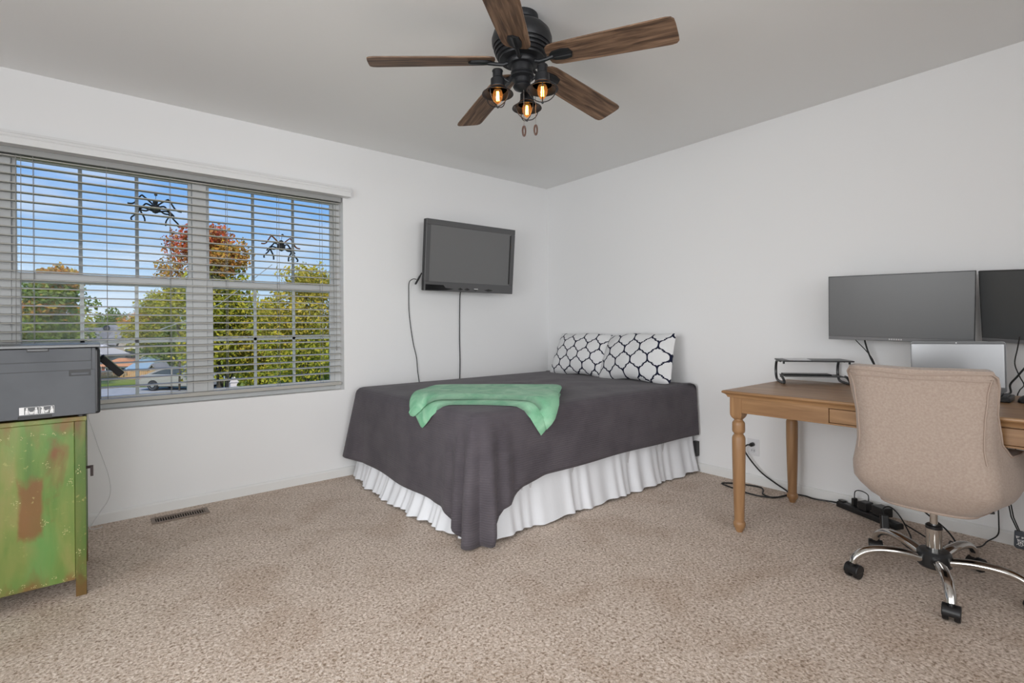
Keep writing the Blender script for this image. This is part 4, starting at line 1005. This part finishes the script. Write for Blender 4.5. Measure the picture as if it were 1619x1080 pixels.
# moving-instructions label
lb = obj('lift_label', B(-.231, -.131, yf - .0008, yf, .7615, .7905), mat('label_dark', (.11, .115, .12), .5), pr_, smooth=0)
wm_ = mat('label_white', (.80, .80, .80), .5)
yl = yf - .0008
pm = MB()
P2 = lambda u, v, q: (u, yl - q, v)
pm.prism([(-.231, .7612), (-.218, .7612), (-.218, .7908), (-.231, .7908)], 0, .0004, P2)
for x0, x1 in ((-.218, -.1745), (-.173, -.131)):
    for a in ((x0, x1, .7612, .7622), (x0, x1, .7898, .7908), (x0, x0 + .001, .7612, .7908), (x1 - .001, x1, .7612, .7908)):
        pm.prism([(a[0], a[2]), (a[1], a[2]), (a[1], a[3]), (a[0], a[3])], 0, .0004, P2)
def disc(cx_, cz_, rx, rz_, tilt=0):
    pm.prism([(cx_ + rx * math.cos(t) * math.cos(tilt) - rz_ * math.sin(t) * math.sin(tilt), cz_ + rx * math.cos(t) * math.sin(tilt) + rz_ * math.sin(t) * math.cos(tilt)) for t in [2 * PI * i / 14 for i in range(14)]], .0004, .0008, P2)
def figure(x, s, up_=0):
    disc(x, .7845 + up_, .0032, .0034)
    pm.prism([(x - .0045, .7625), (x - .0005, .7625), (x, .770), (x + .001, .7625), (x + .0045, .7625), (x + .0048, .775), (x + .0035, .7805 + up_), (x - .0035, .7805 + up_), (x - .0048, .775)], .0004, .0008, P2)
    pm.prism([(x + s * .003, .779 + up_), (x + s * .010, .772), (x + s * .0105, .769), (x + s * .0085, .7695), (x + s * .002, .775)], .0004, .0008, P2)
figure(-.2095, 1); figure(-.1835, -1); disc(-.1965, .7680, .0085, .0042)
figure(-.1645, 1); figure(-.1385, -1); disc(-.1515, .7705, .0085, .0045, .5)
disc(-.168, .7868, .002, .002); disc(-.2245, .776, .0015, .0015)
obj('pictograms', pm, wm_, lb, smooth=0)
obj('side_vent', MB().bb(X1 - .001, X1 + .003, 2.80, 3.0, .79, .92), blackm, pr_, smooth=0)

cable('thin white cord curving down window wall beside green cabinet', [(-.03, 3.10, .745), (-.012, 3.30, .715), (-.035, 3.60, .64), (-.037, 3.655, .603), (-.012, 3.656, .50), (.008, 3.656, .42), (.030, 3.656, .34), (.048, 3.656, .265), (.057, 3.656, .19), (.046, 3.65, .13), (.012, 3.645, .075), (-.022, 3.64, .02), (-.035, 3.60, .006), (-.01, 3.57, .006), (.02, 3.585, .006)], .0018, 'white_cord', m=mat('white_cord', (.74, .74, .74), .5), cat='cord')

# ------------------------------------------------------------------ hanging decorations outside the glass
dec = mat('spider_dark', (.030, .030, .032), .6); dec2 = mat('spider_orange', (.42, .13, .025), .5)
def spider(label, x, z, sx, m_legs_top, tilt):
    s = thing('spider_decoration', label, 'decoration', (x, 3.826, z), group='spider decorations outside the window')
    obj('body', MB().lathe([(.0001, -.036), (.014, -.030), (.026, -.012), (.027, .004), (.018, .020), (.0001, .026)], n=14).lathe([(.0001, .018), (.013, .026), (.014, .038), (.0001, .046)], n=12), dec, s, world=False)
    hk = MB().tube([(0, 0, .044), (.002, -.006, .06), (0, -.031, .075)], .0012, 5).lathe([(.0001, .004), (.006, .002), (.009, -.003)], (0, -.030, .075), 10, 'Y')
    obj('hanging_thread', hk, dec, s, world=False)
    for sg in (-1, 1):
        for k, pts in enumerate(([(.016, .022), (.060, .058), (.078, .062), (.115, .010), (.150, .002)], [(.022, .010), (.050, .018), (.068, .0), (.100, -.028), (.108, -.042)],
                                 [(.022, -.008), (.050, -.026), (.080, -.030), (.060, -.072), (.058, -.100)], [(.018, -.020), (.070, -.010), (.100, -.050), (.130, -.080), (.128, -.095)])):
            P = [(sg * a * sx, .006, b_ + tilt * sg * a) for a, b_ in pts]
            mm = m_legs_top if k == 0 else dec
            obj('leg', MB().tube(spline(P, 4), .0115, 6, flat=.4), mm, s, world=False)
spider('dark spider shaped decoration outside upper left sash against plain sky', .287, 1.838, .92, dec, -.06)
spider('spider shaped decoration with orange front legs outside the right sash', 1.02, 1.668, .86, dec2, -.05)
tag_xyz(obj('suction_cup', MB().lathe([(.0001, -.012), (.010, -.012), (.016, -.002), (.017, 0), (.012, .004), (.0001, .006)], (.046, 3.803, 1.095), 16, 'Y'), blackm), 'small round black suction cup stuck on the left window glass', 'suction cup')
thr_m = mat('web_thread', (.75, .75, .73), .6)
for l, pts in (('pale string stretched across outside left part of the window', [(.29, 3.797, 1.079), (.464, 3.797, 1.152), (.625, 3.797, 1.249), (.80, 3.797, 1.397), (.95, 3.797, 1.53)]),
               ('pale twig like strip outside right lower sash near its middle', [(.985, 3.797, 1.274), (1.075, 3.797, 1.315)])):
    tag_xyz(obj('window_string', MB().tube(pts, .0026, 5), thr_m), l, 'string', 'pale strings outside the window')

# ------------------------------------------------------------------ outdoors, ground 2.8 m below the room floor
GZ = -2.8
def fast_mesh(name, V, F, m, parent=None, kind=None, label=None, cat=None):
    me = bpy.data.meshes.new(name)
    nv, nf, k = len(V), len(F), F.shape[1]
    me.vertices.add(nv); me.vertices.foreach_set('co', V.astype(np.float32).ravel())
    me.loops.add(nf * k); me.loops.foreach_set('vertex_index', F.astype(np.int32).ravel())
    me.polygons.add(nf); me.polygons.foreach_set('loop_start', np.arange(0, nf * k, k, dtype=np.int32)); 
    me.update(calc_edges=True); me.materials.append(m)
    o = bpy.data.objects.new(name, me); COL.objects.link(o)
    if parent: o.parent = parent; o.matrix_parent_inverse = WM[parent].inverted()
    if kind: o['kind'] = kind
    if label: o['label'] = label
    if cat: o['category'] = cat
    return o
lawn_m = mat('lawn', (.115, .155, .030), .95, spec=.1, col2=(.20, .235, .05), nscale=(.5, .5, .5), ndetail=8, lo=.4, hi=.62)
road_m = mat('asphalt', (.30, .295, .29), .9, col2=(.36, .355, .35), nscale=(3, 3, 3))
obj('lawn', B(-120, 160, YN + .6, 260, GZ - .2, GZ), lawn_m, kind='structure', smooth=0)
rdir = Vector((cR.x, cR.y, 0)); fdir = Vector((cF.x, cF.y, 0))
def rp2(a, d, z): return tuple(rdir * a + fdir * d + Vector((0, 0, z)))
obj('road', MB().prism([(-90, 29.0), (60, 29.0), (60, 33.6), (-90, 33.6)], GZ, GZ + .02, lambda u, v, q: rp2(u, v, q)), road_m, kind='structure', smooth=0)

# picket fence
fnc = thing('picket_fence', 'tan wooden picket fence across the road by the lawn', 'fence', rp2(-30, 39.2, GZ))
fw = mat('fence_wood', (.40, .22, .09), .8, col2=(.52, .33, .15), nscale=(6, 6, 2))
fa, fb = -36.0, -26.6
npk = 62
pk = None
for i in range(npk):
    a = fa + (fb - fa) * i / npk
    if pk is None:
        q = MB().prism([(-.055, 0), (.055, 0), (.055, .60), (0, .68), (-.055, .60)], -.012, .012, lambda u, v, w_: tuple(rdir * u + fdir * w_ + Vector((0, 0, v))))
        pk = obj('picket', q, fw, fnc, world=False, smooth=0); po = pk
    else: po = pk.copy(); COL.objects.link(po); po.parent = fnc
    po.location = rdir * (a + 30)
for z in (.18, .48):
    obj('rail', MB().prism([(fa + 30, z), (fb + 30, z), (fb + 30, z + .08), (fa + 30, z + .08)], .013, .05, lambda u, v, w_: tuple(rdir * u + fdir * w_ + Vector((0, 0, v)))), fw, fnc, world=False, smooth=0)

# houses
def house(name, label, a, d, w_, dep, hw_, hr, wallm, roofm, gables=(), wins=(), cat='house', winm=None):
    """a,d: centre of the near wall in road coordinates (along, across)"""
    h_ = thing(name, label, cat, rp2(a, d, GZ))
    L_ = lambda u, v, z: tuple(rdir * u + fdir * v + Vector((0, 0, z)))
    obj('wall', MB().prism([(-w_ / 2, 0), (w_ / 2, 0), (w_ / 2, dep), (-w_ / 2, dep)], 0, hw_, lambda u, v, q: L_(u, v, q)), wallm, h_, world=False, smooth=0)
    ov = .3
    obj('roof', MB().add([L_(-w_ / 2 - ov, -ov, hw_), L_(w_ / 2 + ov, -ov, hw_), L_(w_ / 2 + ov, dep + ov, hw_), L_(-w_ / 2 - ov, dep + ov, hw_),
        L_(-w_ / 2 + w_ * .12, dep / 2, hr), L_(w_ / 2 - w_ * .12, dep / 2, hr)], [(0, 1, 5, 4), (1, 2, 5), (2, 3, 4, 5), (3, 0, 4), (3, 2, 1, 0)]), roofm, h_, world=False, smooth=0)
    for g0, g1, gh in gables:
        gm_ = (g0 + g1) / 2
        obj('gable', MB().prism([(g0, 0), (g1, 0), (g1, hw_), (gm_, gh), (g0, hw_)], -.9, .4, lambda u, v, q: L_(u, q, v)), wallm, h_, world=False, smooth=0)
        gr = MB()
        for p, q_ in (((g0 - .25, hw_ - .25), (gm_, gh + .02)), ((g1 + .25, hw_ - .25), (gm_, gh + .02))):
            gr.add([L_(p[0], -1.1, p[1]), L_(q_[0], -1.1, q_[1]), L_(q_[0], dep * .5, q_[1]), L_(p[0], dep * .5, p[1]), L_(p[0], -1.1, p[1] + .14), L_(q_[0], -1.1, q_[1] + .14), L_(q_[0], dep * .5, q_[1] + .14), L_(p[0], dep * .5, p[1] + .14)],
                   [(0, 1, 2, 3), (7, 6, 5, 4), (0, 4, 5, 1), (1, 5, 6, 2), (2, 6, 7, 3), (3, 7, 4, 0)])
        obj('gable_roof', gr, roofm, h_, world=False, smooth=0)
    for x0, x1, z0, z1, yy in wins:
        f = obj('window', MB().bb(0, 1, 0, 1, 0, 1), winm or trim_m, h_, world=False, smooth=0)
        f.data.clear_geometry(); q = MB().prism([(x0 - .08, z0 - .08), (x1 + .08, z0 - .08), (x1 + .08, z1 + .08), (x0 - .08, z1 + .08)], yy - .05, yy, lambda u, v, w2: L_(u, w2, v)); f.data.from_pydata(q.v, [], q.f)
        obj('pane', MB().prism([(x0, z0), (x1, z0), (x1, z1), (x0, z1)], yy - .07, yy - .05, lambda u, v, w2: L_(u, w2, v)), mat('dark_pane', (.03, .035, .04), .15), f, world=False, smooth=0)
    return h_
slate = mat('grey_shingle', (.155, .15, .148), .9, col2=(.21, .20, .195), nscale=(2, 2, 2)); stucco = mat('tan_siding', (.34, .30, .25), .9)
house('house', 'house with wide dark grey roof and two gables beyond the trees', -39.3, 50, 8.2, 7, 2.35, 4.35, stucco, slate, gables=((-3.3, -.9, 3.9), (1.2, 3.6, 4.0)), wins=((-2.6, -1.6, .9, 2.0, -.9), (1.9, 2.9, .9, 2.0, -.9)))
house('house', 'small pale house with light roof and dark windows left of fence', -37.9, 44, 2.6, 4, 1.55, 2.5, mat('pale_siding', (.50, .42, .40), .9), mat('pale_shingle', (.48, .45, .44), .9), wins=((-.9, -.3, .5, 1.25, 0), (.25, .85, .5, 1.25, 0)))
house('shed', 'low shed with orange roof just above the picket fence', -33.6, 43, 2.4, 3, .75, 1.35, mat('red_siding', (.40, .14, .09), .9), mat('orange_roof', (.50, .22, .10), .9), wins=((-.8, -.3, .15, .6, 0), (.4, .9, .15, .6, 0)), cat='shed')
house('shed', 'small shed with blue grey roof right of the orange roofed one', -30.85, 42, 1.5, 2.5, .6, 1.5, mat('grey_siding', (.40, .40, .38), .9), mat('blue_roof', (.20, .29, .38), .8), cat='shed')
house('playhouse', 'tiny tan gabled playhouse behind the fence near the car', -28.85, 41.7, 1.0, 1.2, .45, .75, mat('tan_wood', (.36, .30, .19), .9), slate, gables=((-.38, .38, .95),), cat='playhouse')

# parked sedan, rear towards the left
car_m = mat('car_champagne', (.40, .38, .34), .28, metal=.35, coat=.6); carg = mat('car_glass', (.035, .045, .045), .08); tyre = mat('tyre', (.02, .02, .02), .8); rim_m = mat('rim', (.42, .42, .40), .35, metal=.7)
cx_, cy_ = 2.50, 39.95
car = thing('car', 'champagne sedan parked on the far road with its rear to the left', 'car', (cx_, cy_, GZ + .02), math.atan2(rdir.y, rdir.x))
lowp = [(.02, .38), (0, .62), (.06, .86), (.14, .97), (.55, 1.02), (1.0, 1.03), (3.35, 1.0), (3.7, .96), (4.3, .84), (4.52, .70), (4.58, .50), (4.5, .30), (4.15, .22), (3.95, .26), (3.25, .26), (1.25, .26), (.55, .26), (.25, .30)]
obj('body', MB().prism(lowp, -.86, .86, lambda u, v, q: (u, q, v)), car_m, car, world=False, smooth=30, bevel=.06, bseg=3)
gh = MB(); gp = [(.70, 1.0), (1.55, 1.33), (2.05, 1.42), (2.5, 1.42), (2.85, 1.34), (3.60, .98)]
gh.add([(u, s * (.78 - .22 * (v - 1.0)), v) for s in (-1, 1) for u, v in gp], [(0, 1, 2, 3, 4, 5), (11, 10, 9, 8, 7, 6)] + [(i, 6 + i, 7 + i, i + 1) for i in range(5)])
obj('side_glass', gh, carg, car, world=False, smooth=20)
rf = MB(); up2 = [(.60, 1.02), (1.52, 1.355), (2.05, 1.445), (2.5, 1.445), (2.90, 1.355)]
rf.add([(u, s * (.72 if k else .76), v) for s in (-1, 1) for k, (u, v) in enumerate(up2)], [(i, 5 + i, 6 + i, i + 1) for i in range(1, 4)])
for s in (-1, 1):
    for (u, v), (u2, v2) in zip(up2, up2[1:]):
        rf.tube([(u, s * (.79 - .22 * (v - 1)), v), (u2, s * (.79 - .22 * (v2 - 1)), v2)], .045, 6)
    rf.tube([(2.90, s * .71, 1.355), (3.62, s * .78, .99)], .035, 6); rf.tube([(2.05, s * .70, 1.43), (2.1, s * .80, 1.0)], .03, 6)
obj('roof', rf, car_m, car, world=False, smooth=40, solid=.02)
for u in (.95, 3.72):
    for s in (-1, 1):
        w_ = obj('wheel', MB().lathe([(.20, -.10), (.31, -.10), (.335, -.06), (.335, .06), (.31, .10), (.20, .10)], (u, s * .80, .335), 24, 'Y'), tyre, car, world=False)
        obj('rim', MB().lathe([(.02, -.105), (.21, -.095), (.23, -.105), (.23, .105), (.21, .095), (.02, .105)], (u, s * .80, .335), 20, 'Y'), rim_m, w_, world=False)
for s in (-1, 1):
    obj('tail_light', MB().prism([(.01, .70), (.10, .90), (.42, .93), (.30, .80)], s * .80, s * .875, lambda u, v, q: (u, q, v)), mat('tail_red', (.30, .05, .03), .2), car, world=False, smooth=0)
    obj('side_mirror', MB().bb(2.95, 3.15, s * .98 - .08, s * .98 + .08, 1.0, 1.14).tube([(3.05, s * .84, 1.03), (3.05, s * .98, 1.05)], .03, 6), car_m, car, world=False, smooth=0, bevel=.03)
tag_xyz(obj('mail_box', MB().bb(6.05, 6.45, 33.45, 33.85, GZ, -2.1).prism([(6.0, -2.1), (6.5, -2.1), (6.25, -1.75)], 33.4, 33.9, lambda u, v, q: (u, q, v)), mat('pale_box', (.58, .52, .50), .8), smooth=0), 'small pale post box standing on the lawn beside the road', 'post box')

# trees and shrubs: one crown of leaves and one trunk each
def foliage_mat(name, cols, zc=None):
    m = bpy.data.materials.new(name); m.use_nodes = True; nt = m.node_tree; b = nt.nodes['Principled BSDF']; b.inputs['Roughness'].default_value = .75; b.inputs['Specular IOR Level'].default_value = .15
    g_ = nt.nodes.new('ShaderNodeNewGeometry')
    r = nt.nodes.new('ShaderNodeValToRGB'); link(nt, g_.outputs['Random Per Island'], r.inputs[0]); el = r.color_ramp.elements
    el[0].position, el[0].color = 0, (*cols[0], 1); el[1].position, el[1].color = 1, (*cols[-1], 1)
    for k, c in enumerate(cols[1:-1]):
        e = el.new((k + 1) / (len(cols) - 1)); e.color = (*c, 1)
    link(nt, r.outputs[0], b.inputs['Base Color'])
    tr_ = nt.nodes.new('ShaderNodeBsdfTranslucent'); link(nt, r.outputs[0], tr_.inputs[0]); mx_ = nt.nodes.new('ShaderNodeMixShader'); mx_.inputs[0].default_value = .3
    out = nt.nodes['Material Output']; link(nt, b.outputs[0], mx_.inputs[1]); link(nt, tr_.outputs[0], mx_.inputs[2]); link(nt, mx_.outputs[0], out.inputs[0])
    return m
RED = [(0.483, 0.069, 0.034), (0.598, 0.138, 0.057), (0.517, 0.196, 0.069), (0.345, 0.230, 0.081)]
ORG = [(0.517, 0.218, 0.046), (0.575, 0.322, 0.069), (0.402, 0.299, 0.057), (0.460, 0.138, 0.046)]
YEL_ = [(0.625, 0.450, 0.037), (0.525, 0.413, 0.037), (0.375, 0.375, 0.050), (0.700, 0.525, 0.062)]
YEL = [tuple((c[0] * .86, c[1] * .86, c[2] + .015)) for c in YEL_]
OLV = [(0.225, 0.270, 0.038), (0.375, 0.375, 0.045), (0.495, 0.435, 0.045), (0.270, 0.240, 0.045)]
GRN = [(0.083, 0.150, 0.030), (0.150, 0.225, 0.045), (0.240, 0.285, 0.053), (0.120, 0.180, 0.045)]
DRK = [(0.038, 0.075, 0.018), (0.075, 0.120, 0.030), (0.128, 0.165, 0.030)]
MT = {n_: foliage_mat('leaves_' + n_, c) for n_, c in (('red', RED), ('orange', ORG), ('yellow', YEL), ('olive', OLV), ('green', GRN), ('dark', DRK))}
bark = mat('bark', (.085, .065, .05), .9, col2=(.05, .04, .03), nscale=(8, 8, 2))
def leaves(blobs, size):
    """blobs: (x,y,z, rx,ry,rz, n)"""
    P = []
    for x, y, z, rx, ry, rz, n in blobs:
        n = int(n * 2.0); d = rng.normal(size=(n, 3)); d /= np.linalg.norm(d, axis=1)[:, None]
        rad = rng.random(n) ** .42
        lump = 1 + .22 * np.sin(d[:, 0] * 7 + x) * np.sin(d[:, 2] * 6 + y) + .15 * np.sin(d[:, 1] * 11)
        P.append(np.array([x, y, z]) + d * np.array([rx, ry, rz]) * (rad * lump)[:, None])
    P = np.concatenate(P); n = len(P)
    a = rng.normal(size=(n, 3)); a /= np.linalg.norm(a, axis=1)[:, None]
    b_ = np.cross(a, rng.normal(size=(n, 3))); b_ /= np.linalg.norm(b_, axis=1)[:, None]
    s = (size * .72 * (.6 + .8 * rng.random(n)))[:, None]
    V = np.stack([P - a * s, P + b_ * s * .5, P + a * s, P - b_ * s * .5], 1).reshape(-1, 3)
    F = np.arange(n * 4).reshape(n, 4)
    return V, F
def tree(name, label, base, crowns, size, trunk=.12, cat='tree', group=None):
    """crowns: list of (material key, blobs)"""
    t_ = thing(name, label, cat, base, group=group)
    top = max(bl_[2] for _, bls in crowns for bl_ in bls)
    m = MB()
    bx, by, bz = base
    m.tube([(bx, by, bz - .05), (bx + .05, by, bz + (top - bz) * .45), (bx, by + .05, top)], [trunk, trunk * .7, trunk * .2], 8)
    for _, bls in crowns:
        for bl_ in bls:
            h0 = bz + (bl_[2] - bz) * .55
            m.tube([(bx + .03, by, h0), ((bx + bl_[0]) / 2, (by + bl_[1]) / 2, (h0 + bl_[2]) / 2 + .15), bl_[:3]], [trunk * .45, trunk * .3, trunk * .12], 6)
    obj('trunk', m, bark, t_, smooth=60)
    for key, bls in crowns:
        V, F = leaves(bls, size)
        fast_mesh('foliage', V, F, MT[key], t_, kind='stuff')
    return t_
tree('maple_tree', 'tall maple with red and orange top above olive lower crown, right of mullion', (3.55, 21.7, GZ),
     [('red', [(3.15, 21.6, 4.45, .85, .8, .55, 700), (2.75, 22.0, 3.9, .55, .6, .6, 260)]), ('orange', [(3.6, 21.6, 3.75, 1.05, 1., .75, 1300)]), ('olive', [(3.5, 21.8, 2.1, 1.25, 1.2, 1.5, 2600), (3.3, 21.8, .4, 1.1, 1.1, 1.2, 1500)])], .11, .14)
tree('maple_tree', 'sparse reddish maple just left of the mullion', (2.45, 23.4, GZ),
     [('red', [(2.35, 23.35, 4.3, .45, .5, .65, 170)]), ('orange', [(2.25, 23.35, 3.3, .60, .6, .6, 330)]), ('olive', [(2.35, 23.4, 2.1, .75, .7, .9, 800)])], .09, .045)
tree('birch_tree', 'thin yellow leaved tree close to window at its right side', (4.5, 14.5, GZ),
     [('yellow', [(4.55, 14.55, 2.35, .75, .7, .55, 620), (4.15, 14.6, 1.35, .85, .8, .8, 1500)]), ('olive', [(4.3, 14.6, .35, 1.0, .9, .9, 1500)])], .075, .06)
tree('birch_tree', 'yellow leaved tree at far right edge of the window', (5.4, 16.6, GZ),
     [('yellow', [(5.45, 16.55, 2.3, .75, .7, .65, 900), (5.6, 16.6, 1.1, .8, .7, .8, 1200)]), ('green', [(5.7, 16.6, 0, .9, .9, .9, 1000)])], .08, .08)
tree('leafy_tree', 'wide olive and yellow tree filling middle of the right lower sash', (5.16, 21.6, GZ),
     [('olive', [(5.1, 21.6, 1.2, 1.3, 1.2, 1.1, 1900), (5.4, 21.8, -.6, 1.25, 1.2, 1.3, 2400)]), ('yellow', [(4.9, 21.3, .5, 1.0, .9, .9, 900), (5.7, 21.2, .2, .8, .8, .8, 700)])], .11, .12)
tree('leafy_tree', 'dark green tree behind the mullion, right of the car', (4.7, 27.0, GZ),
     [('dark', [(4.6, 27, .9, 1.1, 1.1, 1.2, 1700), (5.2, 26.8, -.1, 1.2, 1.1, .9, 1500)]), ('yellow', [(5.3, 26.6, -.6, 1.1, 1., .6, 600)])], .12, .12)
tree('bush', 'big green bush under the yellow trees at lower right of window', (6.6, 19.5, GZ), [('green', [(6.4, 19.5, -.9, 1.6, 1.3, 1.5, 2400), (5.1, 18.6, -1.6, 1.2, 1., 1.2, 1500)]), ('yellow', [(6.0, 19.0, -.5, 1.3, 1.1, 1.0, 600)])], .11, .08, cat='bush')
tree('maple_tree', 'round green maple with orange crown top at left end of the window', (-2.2, 43.1, GZ),
     [('orange', [(-1.8, 43.0, 4.3, 1.3, 1.2, .8, 700), (-2.6, 43.1, 2.4, 1.9, 1.6, .8, 500)]), ('green', [(-2.3, 43.1, 3.0, 2.1, 1.9, 1.4, 1300), (-2.5, 43.1, .9, 2.2, 2.0, 1.4, 1500)]), ('olive', [(-3.3, 43, 1.4, 1.2, 1.2, 1.2, 700)])], .19, .2)
tree('leafy_tree', 'green and gold tree left of mullion, behind the car', (4.2, 53.8, GZ),
     [('olive', [(4.2, 53.8, 2.75, 1.6, 1.5, 1.5, 2000), (3.45, 53.9, .8, 2.0, 1.6, 1.6, 2300)]), ('green', [(5.05, 53.6, .6, 2.0, 1.6, 1.9, 2500), (4.65, 53.6, -1.2, 2.0, 1.6, 1.4, 2100)]), ('orange', [(3.2, 54.0, 1.9, 1.2, 1.1, 1.0, 480)])], .15, .18)
for lab, (x, y, z), rx, rz, key in (('far green tree left of the grey roofed house', (-1.6, 98.3, .4), 3.6, 3.3, 'olive'),
        ('far tree with pointed top behind the grey roof', (1.9, 91.6, .8), 2.1, 3.1, 'green'), ('far orange tinted tree right of the grey roof', (4.6, 87.0, .4), 3.2, 2.9, 'orange'),
        ):
    tree('distant_tree', lab, (x, y, GZ), [(key, [(x, y, z, rx, 2.5, rz, 1500)]), ('green', [(x + rx * .3, y - 1, z - 1.6, rx * .9, 2.4, rz * .7, 900)])], .30, .3, group='trees far beyond the houses')
for lab, (x, y, z), rx, rz, key in (
('olive shrub behind the parked car', (6.9, 42.2, -1.5), 1.9, 1.3, 'olive'),):
    tree('shrub', lab, (x, y, GZ), [(key, [(x, y, z, rx, 1.2, rz, 1300)])], .16, .06, cat='shrub')
